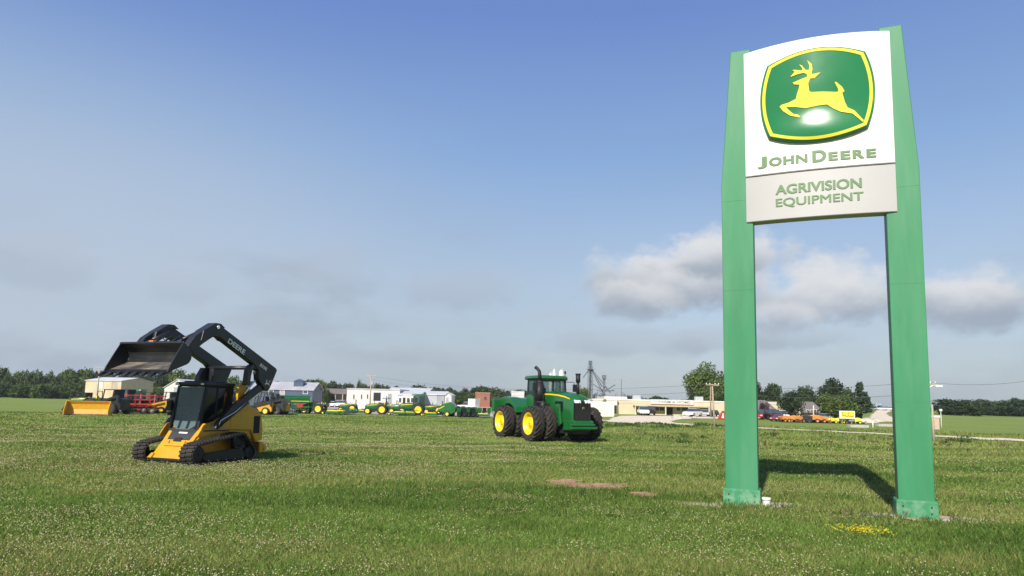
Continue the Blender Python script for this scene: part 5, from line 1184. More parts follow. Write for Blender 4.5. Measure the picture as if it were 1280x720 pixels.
tree('round', 7, 1045, 492.5, 46, 126, 'leaf_mid', 'wide round green tree behind the yellow billboard', n=5500, leaf=.024)
tree('conifer', 8, 1076, 480, 33, 138, 'leaf_conifer', 'pointed blue green conifer beside the billboard', n=5000, leaf=.026)
tree('tall', 9, 1062, 490, 16, 160, 'leaf_dark', 'dark tree wedged between the dome shaped tree and the conifer', n=2500)
tree('bush', 10, 956, 500.5, 15, 128, 'leaf_purple', 'purple leaved small tree before the tan garage house', n=2500)
tree('bush', 11, 1026, 494, 20, 175, 'leaf_dark', 'low dark tree between the two round topped trees behind the houses', n=2500)
tree('bush', 12, 755.5, 499.5, 9, 133, 'leaf_mid', 'small bright tree before the store annex wall', n=1500)
tree('broad', 13, 727, 484, 20, 150, 'leaf_mid', 'green tree just past the air intake of the tractor', n=2500)
tree('tall', 14, 399, 477.5, 15, 168, 'leaf_mid', 'tall green tree beside the open tan shed, above the compact tractor', n=2600)
tree('bush', 15, 409, 486, 10, 150, 'leaf_dark', 'rounded dark bush before the open tan shed', n=1800)
tree('round', 16, 447.5, 476, 9, 215, 'leaf_dark', 'single tree standing higher than the tree line behind the long white building', n=1800)
kinds = [('hedge', 21), ('round', 22), ('broad', 23), ('hedge', 24), ('tall', 25)]
def treeline(spans, Y, leafm, label, group, step, jit=3., wk=1.9):
    i = 0
    for (p0, t0, p1, t1) in spans:
        px = p0
        while px < p1:
            t = (px-p0)/(p1-p0); k = kinds[random.randrange(5)]
            tree(k[0], k[1], px, t0+(t1-t0)*t+random.uniform(-jit, jit*.6), step*random.uniform(.85, 1.25)*wk, Y+random.uniform(-12, 14), leafm, label, group, n=2200, leaf=.038); px += step*random.uniform(.7, 1.2); i += 1
treeline([(-30, 466, 100, 465), (100, 465, 160, 465), (160, 464, 206, 468), (206, 464, 292, 474)], 235, 'leaf_mid', 'tree in the wood behind the cream warehouse and the raised loader bucket', 'trees behind the cream warehouse', 11, 5)
kinds0 = kinds; kinds = [('bush', 26), ('hedge', 21), ('bush', 27), ('bush', 26), ('hedge', 24)]
treeline([(-30, 479, 300, 484)], 216, 'leaf_mid', 'low bushy tree along the front of the wood behind the cream warehouse', 'bushes fronting the warehouse wood', 15, 2, 2.2)
treeline([(1185, 508, 1300, 509)], 195, 'leaf_dark', 'low bushy tree in front of the dark trees past the outer sign post', 'bushes past the outer sign post', 16, 2, 2.0)
kinds = kinds0
treeline([(292, 475, 345, 481), (345, 479, 362, 479)], 245, 'leaf_dark', 'tree top showing over the grey roof of the blue building', 'trees behind the blue building', 11, 2)
treeline([(380, 477, 440, 481), (440, 480, 500, 483), (500, 484, 545, 486)], 250, 'leaf_dark', 'tree in the low line behind the white buildings', 'trees behind the white buildings', 10, 2.5)
treeline([(543, 486, 600, 485), (600, 486, 650, 490), (650, 488, 690, 490)], 225, 'leaf_dark', 'tree in the dense dark wood behind the planter and red shed', 'trees behind the planter', 11, 2.5)
treeline([(560, 494, 650, 495)], 205, 'leaf_mid', 'lower green tree along the front of the dark wood', 'trees fronting the dark wood', 13, 2)
treeline([(780, 497, 870, 499)], 260, 'leaf_dark', 'tree top showing over the long roof of the farm store', 'trees behind the farm store', 11, 2.5)
treeline([(1080, 508, 1180, 510), (1180, 507, 1330, 510)], 420, 'leaf_dark', 'far tree on the hazy horizon past the conifer', 'far horizon trees', 8, 1.2)
treeline([(1185, 500, 1300, 500)], 210, 'leaf_dark', 'dark tree past the outer sign post', 'trees past the outer sign post', 15, 4)
# ------------------------------------------------------------------ vehicles and machines in the yard
def small_wheel(x, y, z, R, W, rim, parent, rimm, lugs=0, side=1):
    if lugs: o = tyre_mb(R, W, rim, lugs, .03, (x, y, z), .05)
    else: o = MB().lathe([(rim, -W*.42), (R-.04, -W*.5), (R, -W*.35), (R, W*.35), (R-.04, W*.5), (rim, W*.42)], (x, y, z), 'y', 22)
    o = o.build('wheel', 'rubber', parent)
    MB().lathe([(rim+.01, -W*.3), (rim+.015, side*W*.44), (rim*.8, side*W*.30), (rim*.3, side*W*.22), (.02, side*W*.30)] if side > 0 else [(rim+.01, W*.3), (rim+.015, -W*.44), (rim*.8, -W*.30), (rim*.3, -W*.22), (.02, -W*.30)], (x, y, z), 'y', 20).build('rim', rimm, o)
    return o
def utility_tractor(px, Y, rz, label, cab=False, loader=False, k=1., group='green utility tractors in the yard', rops=True):
    r = empty('utility_tractor', gx(px, Y), rz, label, 'tractor', group, scale=k)
    for s in (-1, 1):
        small_wheel(0, s*.85, .72, .74, .42, .42, r, 'tractor_yellow', 20, s); small_wheel(2.05, s*.78, .48, .49, .30, .27, r, 'tractor_yellow', 16, s)
        ring = [[(.82*math.cos(a), s*.60, .72+.82*math.sin(a)), (.82*math.cos(a), s*1.06, .72+.82*math.sin(a)), (.86*math.cos(a), s*1.06, .72+.86*math.sin(a)), (.86*math.cos(a), s*.60, .72+.86*math.sin(a))] for a in [R_(35+i*13) for i in range(10)]]
        MB().loft(ring).build('fender', 'tractor_green', r)
    h = MB().loft([hood_ring(x, hw, zs, zc, zb) for x, hw, zs, zc, zb in ((.75, .36, 1.52, 1.60, .8), (1.5, .36, 1.48, 1.57, .78), (2.2, .33, 1.38, 1.48, .78), (2.42, .28, 1.28, 1.36, .8))]).build('hood', 'tractor_green', r, bevel=.02)
    MB().prism([(2.38, .82), (2.5, .84), (2.46, 1.26), (2.36, 1.28)], -.27, .27).build('grille', 'grille', h)
    for s in (-1, 1): MB().box((1.5, s*.367, 1.36), (1.5, .012, .07), rot=(0, .06, 0)).build('stripe', 'tractor_yellow', h)
    b = MB(); b.bb(-.6, 2.3, -.25, .25, .45, .85); b.cyl((0, -.7, .72), (0, .7, .72), .14); b.cyl((2.05, -.7, .48), (2.05, .7, .48), .08); b.build('chassis', 'black_matt', r)
    b = MB(); b.box((-.05, 0, 1.25), (.5, .5, .14)); b.box((-.28, 0, 1.5), (.12, .48, .5)); b.build('seat', 'tractor_yellow' if not cab else 'black_matt', r, bevel=.04)
    b = MB(); b.cyl((.7, 0, 1.4), (.45, 0, 1.75), .03); b.lathe([(.17, -.015), (.19, 0), (.17, .015), (.15, 0)], (.45, 0, 1.76), 'z', 16, closed=True); b.build('steering_wheel', 'black_matt', r)
    MB().cyl((1.2, -.3, 1.5), (1.2, -.3, 2.05), .045).build('exhaust', 'black_matt', r)
    if cab:
        b = MB()
        for x in (-.72, .68):
            for s in (-1, 1): b.box((x*.95, s*.62, 1.85), (.07, .07, 1.35))
        b.bb(-.72, .70, -.66, .66, 1.0, 1.2); c = b.build('cab_frame', 'black_matt', r)
        for s in (-1, 1): MB().bb(-.63, .60, s*.64-.005, s*.64+.005, 1.22, 2.46).build('side_window', 'glass', c)
        MB().bb(.66, .668, -.58, .58, 1.22, 2.46).build('windscreen', 'glass', c); MB().bb(-.70, -.692, -.58, .58, 1.22, 2.46).build('rear_window', 'glass', c)
        MB().loft([[(x, y, z) for x, y in ((-.85, -.7*q), (.85, -.7*q), (.85, .7*q), (-.85, .7*q))] for z, q in ((2.5, 1.05), (2.62, 1.06), (2.72, .85))]).build('cab_roof', 'tractor_green', r, bevel=.04)
    elif rops:
        b = MB(); b.tube([(-.5, -.5, .9), (-.5, -.5, 2.25), (-.5, .5, 2.25), (-.5, .5, .9)], .05, 8); b.build('roll_bar', 'black_matt', r)
    if loader:
        for s in (-1, 1):
            b = MB(); b.prism([(.75, .7), (.95, .7), (1.0, 1.55), (.8, 1.55)], s*.5-.05, s*.5+.05); b.prism([(.78, 1.62), (1.0, 1.70), (2.4, 1.25), (2.95, .45), (2.82, .35), (2.25, 1.08), (.9, 1.45)], s*.58-.05, s*.58+.05); b.build('loader_arm', 'tractor_green', r)
            MB().cyl((1.0, s*.58, .95), (2.2, s*.58, 1.15), .04).build('loader_cylinder', 'dusty_steel', r)
        b = MB(); b.prism(sheetpoly([(3.1, .85), (2.9, .75), (2.86, .3), (2.95, .1), (3.6, .06)], .03), -.9, .9)
        for s in (-1, 1): b.prism([(3.1, .85), (2.9, .75), (2.86, .3), (2.95, .1), (3.6, .06)], s*.9-.012, s*.9+.012)
        b.build('loader_bucket', 'tractor_green', r)
    return r
def rotary_cutter(px, Y, rz, label, k=1., raised=False, group='green rotary cutters in the yard'):
    r = empty('rotary_cutter', gx(px, Y), rz, label, 'mower', group, scale=k)
    b = MB(); b.prism([(-1.0, .30), (-.9, .55), (.9, .55), (1.0, .30), (1.0, .18), (-1.0, .18)], -1.5, 1.5); b.build('deck', 'tractor_green', r, bevel=.03)
    for s in (-1, 1):
        w = MB().prism([(-.9, .56), (-.6, .66), (.6, .66), (.9, .56)], s*1.15-.32, s*1.15+.32).build('deck_cover', 'tractor_yellow' if s > 0 else 'tractor_green', r)
        b = MB(); b.tube([(.9, s*1.2, .5), (1.5, s*1.2, .55), (1.5, s*1.2, .3)], .04); b.build('wheel_arm', 'tractor_green', r); small_wheel(1.55, s*1.2, .26, .26, .18, .12, r, 'tractor_yellow', 0, s)
    b = MB(); b.cyl((0, 0, .55), (0, 0, .85), .22); b.build('gearbox', 'black_matt', r)
    b = MB(); b.tube([(-.9, -.4, .55), (-1.3, -.1, .9), (-2.1, 0, .55)], .05); b.tube([(-.9, .4, .55), (-1.3, .1, .9), (-2.1, 0, .55)], .05); b.tube([(.6, 0, .6), (-1.3, 0, .9)], .04); b.build('hitch', 'tractor_green', r)
    return r
def skid_steer(px, Y, rz, label, body='con_yellow', group='skid steers parked in the yard', k=1., arms='con_black'):
    r = empty('skid_steer', gx(px, Y), rz, label, 'loader', group, scale=k)
    MB().prism([(-1.3, .35), (-1.35, 1.25), (-.9, 1.4), (.1, 1.1), (.9, .95), (1.05, .35)], -.5, .5).build('body', body, r, bevel=.03)
    for x in (-.7, .6):
        for s in (-1, 1): small_wheel(x, s*.70, .42, .43, .30, .24, r, 'tractor_yellow' if body == 'con_yellow' else 'grey_panel', 14, s)
    b = MB()
    for x0_, x1_ in ((.75, .55), (-.55, -.55)):
        for s in (-1, 1): b.prism([(x0_, .95), (x0_+.08, .95), (x1_+.08, 2.0), (x1_, 2.0)], s*.46-.03, s*.46+.03)
    b.bb(-.6, .66, -.5, .5, 2.0, 2.07); b.bb(-.6, -.55, -.46, .46, 1.2, 2.0); b.build('cab', 'black_matt', r)
    for s in (-1, 1):
        b = MB(); b.prism([(-1.35, 1.5), (-1.2, 1.62), (.9, 1.02), (1.35, .42), (1.2, .35), (.75, .88), (-1.1, 1.38), (-1.2, .95), (-1.35, .95)], s*.68-.07, s*.68+.07); b.build('lift_arm', arms, r)
    b = MB(); b.prism(sheetpoly([(1.5, .75), (1.32, .6), (1.3, .2), (1.4, .08), (2.0, .06)], .03), -.9, .9)
    for s in (-1, 1): b.prism([(1.5, .75), (1.32, .6), (1.3, .2), (1.4, .08), (2.0, .06)], s*.9-.012, s*.9+.012)
    b.build('bucket', 'con_black', r)
    return r
def car(px, Y, rz, label, m, kind='sedan', k=1., group='cars and pickups parked far off'):
    r = empty('parked_car' if kind != 'pickup' else 'pickup_truck', gx(px, Y), rz, label, 'car' if kind != 'pickup' else 'pickup', group, scale=k)
    if kind == 'pickup': body = [(-2.7, .45), (-2.7, 1.05), (-.6, 1.08), (.9, 1.10), (2.3, 1.02), (2.6, .85), (2.65, .40)]; cabp = [(-.75, 1.06), (-.6, 1.72), (.45, 1.74), (1.15, 1.08)]
    elif kind == 'suv': body = [(-2.2, .40), (-2.25, 1.0), (-2.1, 1.08), (.9, 1.05), (2.0, .95), (2.25, .75), (2.25, .38)]; cabp = [(-2.15, 1.06), (-1.95, 1.66), (.2, 1.70), (1.0, 1.05)]
    else: body = [(-2.2, .38), (-2.25, .88), (-1.6, .95), (1.0, .93), (2.0, .82), (2.25, .62), (2.25, .36)]; cabp = [(-1.75, .94), (-1.15, 1.40), (.1, 1.42), (.95, .93)]
    MB().prism(body, -.9, .9).build('body', m, r, bevel=.08, seg=3)
    b = MB(); t = .12
    b.loft([[(x, -.84+t*(z > 1.2), z) for x, z in cabp], [(x, .84-t*(z > 1.2), z) for x, z in cabp]], smooth=False); gl = b.build('window', 'window', r, bevel=.03)
    zt = max(z for _, z in cabp); MB().bb(cabp[1][0]-.02, cabp[2][0]+.02, -.74, .74, zt-.02, zt+.03).build('roof', m, r, bevel=.02)
    for x in (-1.4, 1.45) if kind != 'pickup' else (-1.6, 1.65):
        for s in (-1, 1): small_wheel(x, s*.82, .33, .34, .22, .20, r, 'chrome', 0, s)
    for s in (-1, 1):
        xe = body[-2][0]; MB().box((xe-.02, s*.62, body[-2][1]+.0), (.12, .36, .12)).build('headlight', 'lamp_glass', r); MB().box((body[1][0]+.02, s*.7, body[1][1]-.12), (.08, .22, .14)).build('tail_light', 'red_lens', r)
    return r
# yellow snow pusher at the end of the row
def snow_pusher(px, Y, rz, label):
    r = empty('snow_pusher', gx(px, Y), rz, label, 'snow pusher')
    MB().prism(sheetpoly([(.35, .05), (.05, .15), (-.08, .6), (-.02, 1.15), (.22, 1.45)], .05), -2.0, 2.0).build('mouldboard', 'con_yellow', r)
    for s in (-1, 1): MB().prism([(-.15, .0), (1.25, .0), (1.2, .55), (.35, 1.5), (-.15, 1.35)], s*2.02-.03, s*2.02+.03).build('end_plate', 'con_yellow', r, bevel=.01)
    b = MB(); b.box((-.12, 0, 1.0), (.12, 3.9, .12)); b.box((-.16, 0, .3), (.12, 3.9, .12)); [b.box((-.16, y, .7), (.1, .08, 1.1)) for y in (-1.4, -.5, .5, 1.4)]; b.build('ribs', 'con_yellow', r)
    MB().box((.36, 0, .05), (.06, 3.96, .12)).build('cutting_edge', 'dusty_steel', r); return r
snow_pusher(111, 74, R_(-72), 'yellow orange snow pusher blade lying at the end of the machinery row')
skid_steer(141, 80, R_(160), 'black skid steer behind the shiny end plate of the snow pusher', 'con_black', k=1.35)
# red tillage implement
def tillage(px, Y, rz, label, main='imp_red', k=1.):
    r = empty('tillage_implement', gx(px, Y), rz, label, 'implement', scale=k)
    b = MB()
    for y in (-1.6, -.5, .5, 1.6): b.box((0, y, .95), (4.2, .12, .14))
    for x in (-1.9, -.7, .6, 1.9): b.box((x, 0, .95), (.12, 3.4, .14))
    b.build('frame', main, r)
    for s in (-1, 1):
        w = MB(); q = [(s*1.75, 1.0), (s*2.2, 2.3)]
        for x in (-1.6, 0, 1.6): w.box((x, s*1.95, 1.62), (.12, .12, 1.5), rot=(s*-.33, 0, 0))
        for t in (.1, .5, .9): w.box((0, s*(1.75+.45*t), 1.0+1.3*t), (3.6, .1, .1))
        w.build('folded_wing', main, r)
        MB().cyl((0, s*.6, 1.1), (0, s*1.9, 1.75), .06).build('wing_cylinder', 'black_matt', r)
        small_wheel(-.3, s*.8, .42, .43, .28, .2, r, main, 0, s); small_wheel(.7, s*.8, .42, .43, .28, .2, r, main, 0, s)
    for x in (-1.9, -1.0, 1.4, 2.1):
        g_ = MB(); g_.cyl((x, -1.6, .33), (x, 1.6, .33), .04)
        for i in range(11): g_.lathe([(.02, -.02), (.30, -.03), (.31, 0), (.02, .02)], (x, -1.5+i*.3, .33), 'y', 14)
        g_.build('disc_gang', 'dusty_steel', r)
    b = MB(); b.tube([(2.1, -.5, .95), (3.6, 0, .7)], .07); b.tube([(2.1, .5, .95), (3.6, 0, .7)], .07); b.build('drawbar', main, r)
    return r
tillage(171, 86, R_(-160), 'bright red tillage implement with folded wings and black discs', k=1.0)
tillage(188, 95, R_(-150), 'darker red folded implement just behind the bright red one', k=.95)
skid_steer(194, 87, R_(200), 'yellow skid steer with an upright boom beside the red implement', 'con_yellow', arms='con_yellow', k=1.0)
skid_steer(209, 88, R_(170), 'black skid steer between the red implement and the loader track', 'con_black', k=1.3)
skid_steer(223, 92, R_(175), 'black skid steer partly behind the cab of the loader', 'con_black', k=1.25)
utility_tractor(117, 88, R_(185), 'green tractor with roll bar half hidden behind the snow pusher', k=1.15)
skid_steer(104, 90, R_(170), 'yellow skid steer at the very end of the row past the snow pusher', 'con_yellow', arms='con_yellow', k=1.15)
skid_steer(327, 92, R_(178), 'yellow and black skid steer just right of the loader arm', 'con_yellow', k=1.15)
skid_steer(339, 93, R_(182), 'black skid steer next to the grain drill', 'con_black', k=1.35)
skid_steer(156, 91, R_(168), 'black skid steer behind the wing of the bright red implement', 'con_black', k=1.4)
skid_steer(182, 93, R_(190), 'black skid steer between the two folded red implements', 'con_black', k=1.25)
skid_steer(332, 98, R_(186), 'black skid steer in the second rank beside the loader arm', 'con_black', k=1.45)
skid_steer(346, 97, R_(172), 'yellow skid steer in the second rank before the grain drill', 'con_yellow', k=1.2)
utility_tractor(170, 97, R_(178), 'green tractor with closed cab in the second rank behind the red implement', cab=True, k=1.1)
# green grain drill
def grain_drill(px, Y, rz, label, k=1.):
    r = empty('grain_drill', gx(px, Y), rz, label, 'implement', scale=k)
    bx = MB().prism([(-.45, 1.55), (-.55, 2.35), (-.35, 2.5), (.35, 2.5), (.55, 2.35), (.40, 1.55)], -2.6, 2.6).build('seed_box', 'tractor_green', r, bevel=.03)
    MB().bb(-.56, -.553, -2.5, 2.5, 1.78, 1.86).build('stripe', 'tractor_yellow', bx); MB().bb(.556, .563, -2.5, 2.5, 1.70, 1.80).build('stripe', 'tractor_yellow', bx)
    MB().prism([(-.45, 2.5), (0, 2.66), (.45, 2.5)], -2.62, 2.62).build('lid', 'tractor_green', bx)
    b = MB(); b.box((.2, 0, 1.1), (.16, 5.2, .16)); b.box((-.5, 0, .95), (.16, 5.2, .16)); [b.box((-.1, y, 1.3), (.1, .1, .6)) for y in (-2.3, -1.1, 0, 1.1, 2.3)]; b.tube([(.3, -.6, 1.0), (2.2, 0, .6)], .07); b.tube([(.3, .6, 1.0), (2.2, 0, .6)], .07); b.build('frame', 'tractor_green', r)
    for i in range(12):
        y = -2.4+i*4.8/11
        b = MB(); b.tube([(-.5, y, .95), (-.75, y, .6), (-.75, y, .22)], .035); b.lathe([(.02, -.02), (.2, -.03), (.2, .03), (.02, .02)], (-.75, y, .21), 'y', 14); b.tube([(0, y, 1.55), (-.3, y, 1.1), (-.65, y, .5)], .025); b.build('row_unit', 'black_matt' if i % 2 else 'tractor_green', r)
    for s in (-1, 1): small_wheel(.2, s*2.2, .5, .51, .3, .25, r, 'tractor_yellow', 14, s)
    for s in (-1, 1): MB().box((-.6, s*1.2, 1.15), (.06, .8, .5)).build('warning_panel', 'imp_red', r)
    return r
grain_drill(365, 104, R_(97), 'long green grain drill with yellow stripe before the blue building', k=1.0)
tillage(376, 112, R_(200), 'rust red implement standing behind the grain drill', 'imp_red', .8)
# compact tractor and its cutters
utility_tractor(400, 105, R_(176), 'open green tractor with front loader and yellow wheels facing the grain drill', loader=True, k=1.02)
rotary_cutter(419, 103, R_(176), 'green rotary cutter hitched behind the loader tractor', .95)
rotary_cutter(434, 107, R_(160), 'green rotary cutter with dark skirts lying alone on the gravel', 1.0)
rotary_cutter(446, 118, R_(170), 'small green and yellow cutter on the gravel near the utility pole', .8)
utility_tractor(478, 110, R_(184), 'open green tractor with roll bar in front of the long white building', k=1.08)
utility_tractor(506, 116, R_(176), 'green tractor half hidden behind the cutters and before the white shop', k=1.0)
rotary_cutter(500, 107, R_(180), 'bright green cutter on the grass edge between two tractors', .95)
rotary_cutter(512, 108, R_(184), 'green cutter touching the wheel of the cab tractor', .9)
utility_tractor(523, 110, R_(184), 'green tractor with closed cab and yellow wheels before the grey shed', cab=True, k=1.22)
rotary_cutter(540, 106, R_(180), 'yellow and green low cutter between the cab tractor and the baler', .9)
def baler(px, Y, rz, label):
    r = empty('round_baler', gx(px, Y), rz, label, 'baler')
    MB().prism([(-1.5, .75), (-1.55, 1.4), (-1.2, 2.0), (-.5, 2.25), (.4, 2.0), (1.0, 1.4), (1.3, .8), (.8, .45), (-1.0, .4)], -.85, .85).build('body', 'tractor_green', r, bevel=.08, seg=3)
    for s in (-1, 1):
        MB().prism([(-1.2, .9), (-1.1, 1.6), (-.5, 1.9), (.2, 1.6), (.4, .9)], s*.86-.03, s*.86+.03).build('side_shield', 'tractor_green', r, bevel=.02)
        MB().box((.6, s*.87, 1.35), (1.0, .02, .09), rot=(0, .5, 0)).build('stripe', 'tractor_yellow', r); small_wheel(-.3, s*1.05, .40, .42, .3, .22, r, 'tractor_yellow', 0, s)
    b = MB(); b.cyl((1.0, -.8, .35), (1.0, .8, .35), .16); b.tube([(.9, 0, .7), (2.6, 0, .6)], .08); b.build('pickup_reel', 'black_matt', r); return r
baler(558, 107, R_(175), 'rounded green hay baler with yellow stripe beside the planter')
def planter(px, Y, rz, label, k=1., n=8):
    r = empty('row_planter', gx(px, Y), rz, label, 'implement', scale=k); W_ = n*.76
    b = MB(); b.box((0, 0, .9), (.18, W_, .18)); b.tube([(0, -.5, .9), (2.6, 0, .6)], .07); b.tube([(0, .5, .9), (2.6, 0, .6)], .07); b.build('toolbar', 'tractor_green', r)
    for i in range(n):
        y = -W_/2+.38+i*.76
        h = MB().prism([(-.65, .8), (-.85, 1.5), (-.05, 1.5), (-.1, .8)], y-.3, y+.3).build('hopper', 'black_matt' if i % 2 else 'tractor_green', r, bevel=.03)
        b = MB(); b.prism([(.1, .85), (.1, .5), (-.9, .2), (-1.0, .8)], y-.14, y+.14); b.lathe([(.04, -.12), (.28, -.1), (.28, .1), (.04, .12)], (-1.05, y, .28), 'y', 16); b.lathe([(.02, -.03), (.2, -.03), (.2, .03), (.02, .03)], (-.75, y-.1, .2), 'y', 14); b.lathe([(.02, -.03), (.2, -.03), (.2, .03), (.02, .03)], (-.5, y+.1, .2), 'y', 14); b.build('row_unit', 'black_matt', r)
    for s in (-1, 1): small_wheel(.25, s*W_*.3, .40, .42, .26, .22, r, 'tractor_yellow', 0, s)
    return r
planter(576, 108, R_(100), 'dark green row planter with black hoppers beside the baler', 1.0, 6)
planter(594, 111, R_(95), 'second row planter, lower, reaching behind the rear wheel of the articulated tractor', .95, 7)
planter(148, 100, R_(80), 'green planter seen in pieces behind the black skid steer and snow pusher', 1.1, 6)
rotary_cutter(427, 104, R_(172), 'green rotary cutter squeezed between the loader tractor and the lone cutter', 1.0)
rotary_cutter(455, 112, R_(186), 'green cutter on the gravel at the foot of the transformer pole', .95)
utility_tractor(441, 121, R_(182), 'open green tractor far back on the gravel behind the cutters', k=.95)
utility_tractor(492, 121, R_(184), 'open green tractor in the second rank before the white shop windows', k=1.0)
planter(566, 112, R_(96), 'green row planter directly behind the hay baler', 1.05, 5)
planter(584, 105, R_(108), 'green row planter closest to the lawn between the baler and the big tractor', .9, 5)
rotary_cutter(604, 106, R_(180), 'green cutter on the grass edge beside the rear wheel of the big tractor', .95)
utility_tractor(549, 118, R_(178), 'open green tractor peeping over the hay baler', k=1.0)
# stacks of pallets and a low fence beyond the planter
for k, (px, l_) in enumerate(((594, 'pallet stack beneath the rust red shed'), (602, 'middle pallet stack between the red shed and the tractor'), (609, 'pallet stack nearest the rear fender of the articulated tractor'))):
    r = empty('pallet_stack', gx(px, 138), .1*k, l_, 'pallets', 'pale pallet stacks')
    for z in range(5):
        b = MB(); [b.box((x, 0, z*.26+.22), (.18, 1.1, .03)) for x in (-.5, -.25, 0, .25, .5)]; [b.box((0, y, z*.26+.12), (1.15, .1, .16)) for y in (-.5, 0, .5)]; b.build('pallet', 'wood_pale', r)
# far vehicles
car(477, 126, R_(178), 'red pickup showing above the hood of the open tractor', 'car_red', 'pickup', 1.0)
car(566, 124, R_(4), 'red pickup showing over the hay baler', 'car_red', 'pickup', 1.05)
car(413, 166, R_(170), 'white car parked at the open tan shed', 'car_white')
car(421, 166, R_(172), 'second white car at the open tan shed, closer to the long white building', 'car_white', 'suv')
car(430, 166, R_(175), 'red car in the open tan shed', 'car_red', 'suv')
def van(px, Y, rz, label):
    r = car(px, Y, rz, label, 'car_white', 'pickup', 1.1); MB().bb(-2.65, -.75, -.95, .95, .9, 2.5).build('cargo_box', 'tarp_white', r, bevel=.04); return r
van(584, 172, R_(150), 'white box truck beyond the planter, next to the rust red shed')
car(804, 134, R_(-95), 'white pickup parked nose out in front of the farm store canopy', 'car_white', 'pickup')
car(809.5, 137, R_(100), 'dark car beside the white pickup at the store', 'car_black', 'suv')
car(866, 130, R_(-128), 'white car parked alone before the store windows', 'car_white', 'sedan', 1.1)
car(880, 136, R_(-100), 'silver car low beside the store doorway', 'car_silver', 'sedan', .9)
car(893, 137, R_(-92), 'dark car at the store end behind the roadside pole', 'car_black', 'sedan', .85)
car(950, 124, R_(-120), 'red car beside the tan garage house', 'car_red', 'suv')
car(962, 123, R_(95), 'dark blue car nosing out by the tan garage house', 'car_black', 'suv', 1.05)
car(976.5, 125, R_(-95), 'white car before the round dark tree', 'car_white', 'suv', .95)
car(972, 117, R_(-130), 'low red car at the end of the orange equipment row', 'car_red', 'sedan', .8)
car(1029, 124, R_(-140), 'silver car behind the orange equipment near the porch house', 'car_silver', 'sedan', .9)
for k, (px, l_) in enumerate(((1102, 'far white car on the road beyond the billboard'), (1110, 'far pale car nearing the far houses'))): car(px, 262+k*6, R_(170), l_, 'car_white', 'sedan', 1.0)
# orange and yellow rental equipment before the houses
def trencher(px, Y, rz, label, m, k=1., group='rental machines before the houses'):
    r = empty('trencher', gx(px, Y), rz, label, 'machine', group, scale=k)
    MB().prism([(-.9, .45), (-.95, 1.0), (-.3, 1.15), (.5, 1.0), (.8, .75), (.8, .4)], -.45, .45).build('body', m, r, bevel=.05)
    for x in (-.6, .55):
        for s in (-1, 1): small_wheel(x, s*.55, .30, .31, .22, .16, r, m, 0, s)
    MB().prism([(.7, .6), (2.1, .95), (2.15, .82), (.75, .42)], -.1, .1).build('digging_boom', m if k < 1.2 else 'con_black', r); b = MB(); b.tube([(-.4, -.4, 1.0), (-.4, -.4, 1.75), (-.4, .4, 1.75), (-.4, .4, 1.0)], .04); b.build('roll_bar', 'black_matt', r); return r
for px, rz, m, k, l_ in ((983, 10, 'equip_orange', .95, 'faded orange trencher next to the low red car'), (990, 170, 'equip_orange', 1.0, 'orange trencher with raised boom second from the red car'), (998, 20, 'equip_orange', .95, 'orange machine just before the dark excavated one'), (1015, 165, 'equip_orange', 1.15, 'orange machine past the black one under the porch house'), (1023, 10, 'equip_orange', 1.1, 'bright orange machine nearest the silver car'), (1031, 175, 'equip_orange', .85, 'small orange machine at the end of the orange row'), (1007, 150, 'con_black', 1.1, 'black machine in the middle of the orange row'), (1039, 10, 'sign_yellow', .8, 'yellow machine between the orange row and the billboard'), (1047, 170, 'sign_yellow', .8, 'yellow machine just before the billboard posts'), (1055, 15, 'sign_yellow', .75, 'low yellow machine under the billboard'), (1061, 90, 'wall_grey', .85, 'grey machine under the edge of the billboard'), (1069, 170, 'sign_yellow', .85, 'pale yellow machine past the billboard'), (1077, 10, 'tarp_white', .7, 'white machine at the far end of the rental row')):
    trencher(px, 113, R_(rz), l_, m, k)
def mound(px, Y, rx, h, m, name, label, cat):
    b = MB(); n = 22; rings = []
    for j in range(7):
        q = j/6; rings.append([(rx*(1-q*.96)*math.cos(2*math.pi*i/n)*(1+.12*math.sin(3*i+j)), rx*.5*(1-q*.96)*math.sin(2*math.pi*i/n), -.1+h*(1-(1-q)**1.6)*(1+.06*math.sin(i*2.3))) for i in range(n)])
    o = b.loft(rings).build(name, m); o.location = gx(px, Y); tag(o, label, cat); return o
mound(1083, 120, 2.2, .9, 'yard', 'gravel_mound', 'pale gravel heap beside the billboard', 'heap')
mound(1094, 126, 2.0, .7, 'yard', 'gravel_mound', 'lower pale gravel heap past the conifer', 'heap')
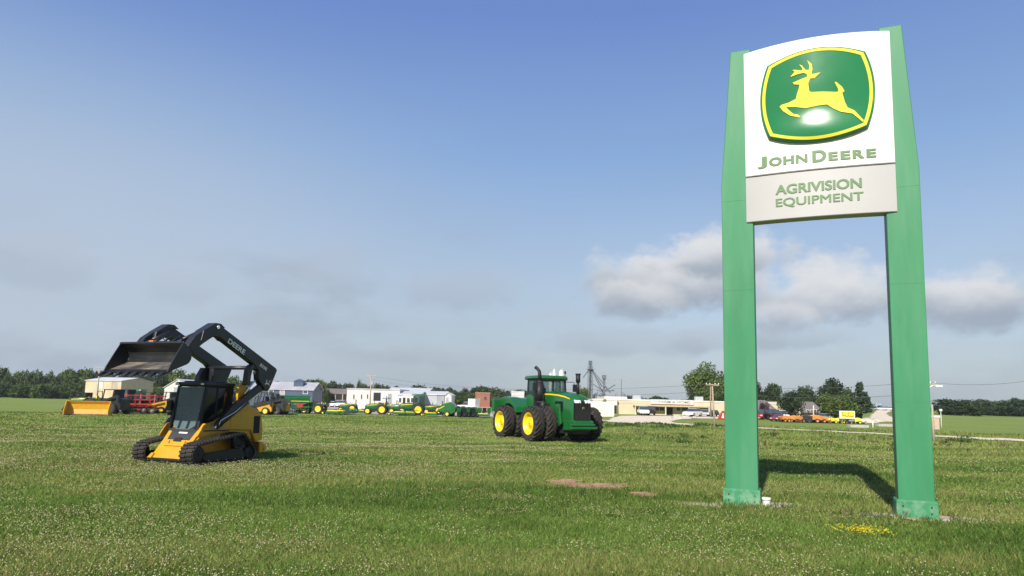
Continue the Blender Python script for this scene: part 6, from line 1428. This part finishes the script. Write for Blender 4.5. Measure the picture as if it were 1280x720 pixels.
# red tent-like marker, posts and culvert slabs by the road
r = empty('red_flag_stand', gx(903, 118), 0, 'red triangular banner on the ground beside the sign post at the store lot', 'banner')
MB().prism([(-.9, 0), (.9, 0), (.25, 1.5), (-.05, 1.5)], -.15, .15).build('banner', 'imp_red', r, bevel=.03); MB().prism([(-.2, .3), (.2, .3), (.12, 1.1), (0, 1.1)], -.17, -.151).build('stripe', 'white_plastic', r)
o = MB().cyl((0, 0, -.2), (0, 0, .9), .06, n=8).build('marker_post', 'white_plastic'); o.location = gx(1090.5, 96); tag(o, 'short white marker post on the verge beyond the gravel road', 'post')
for px, Y, l_ in ((1106, 104, 'long pale concrete slab on the verge behind the outer sign post'), (1072, 96, 'short pale concrete slab on the verge below the billboard')):
    o = MB().box((0, 0, .18), (2.6, .9, .36)).build('concrete_slab', 'concrete', None, bevel=.03); o.location = gx(px, Y); o.rotation_euler.z = .1; tag(o, l_, 'slab')
for k, (px, Y, l_) in enumerate(((846, 117, 'small pale block on the grass island nearest the white car'), (856, 119, 'pale trailer frame on the grass island before the store'), (868, 119, 'pale low block at the end of the grass island'))):
    o = MB().box((0, 0, .25), (1.6-.4*k, .7, .5-.1*k)).box((0, 0, .55-.1*k), (1.0-.2*k, .4, .2)).build('concrete_block', 'concrete', None, bevel=.04); o.location = gx(px, Y); tag(o, l_, 'block')

# ------------------------------------------------------------------ morning air
hm = bpy.data.materials.new('haze_air'); hm.use_nodes = True; hn = hm.node_tree.nodes; hn.clear()
ho_ = hn.new('ShaderNodeOutputMaterial'); hv = hn.new('ShaderNodeVolumePrincipled'); hm.node_tree.links.new(hv.outputs[0], ho_.inputs['Volume'])
hv.inputs['Color'].default_value = (.86, .90, .96, 1); hv.inputs['Density'].default_value = .0002; hv.inputs['Anisotropy'].default_value = .2
M['haze'] = hm
gx0, gx1 = min(xs)-5, max(xs)+5; gy0, gy1 = min(ys)-5, max(ys)+5
zlo = float(ZZ.min())-1.0
hz = MB().bb(gx0, gx1, gy0, gy1, zlo, 34).build('haze', 'haze'); tag(hz, 'thin pale morning haze softening the far trees', 'haze', kind='stuff')
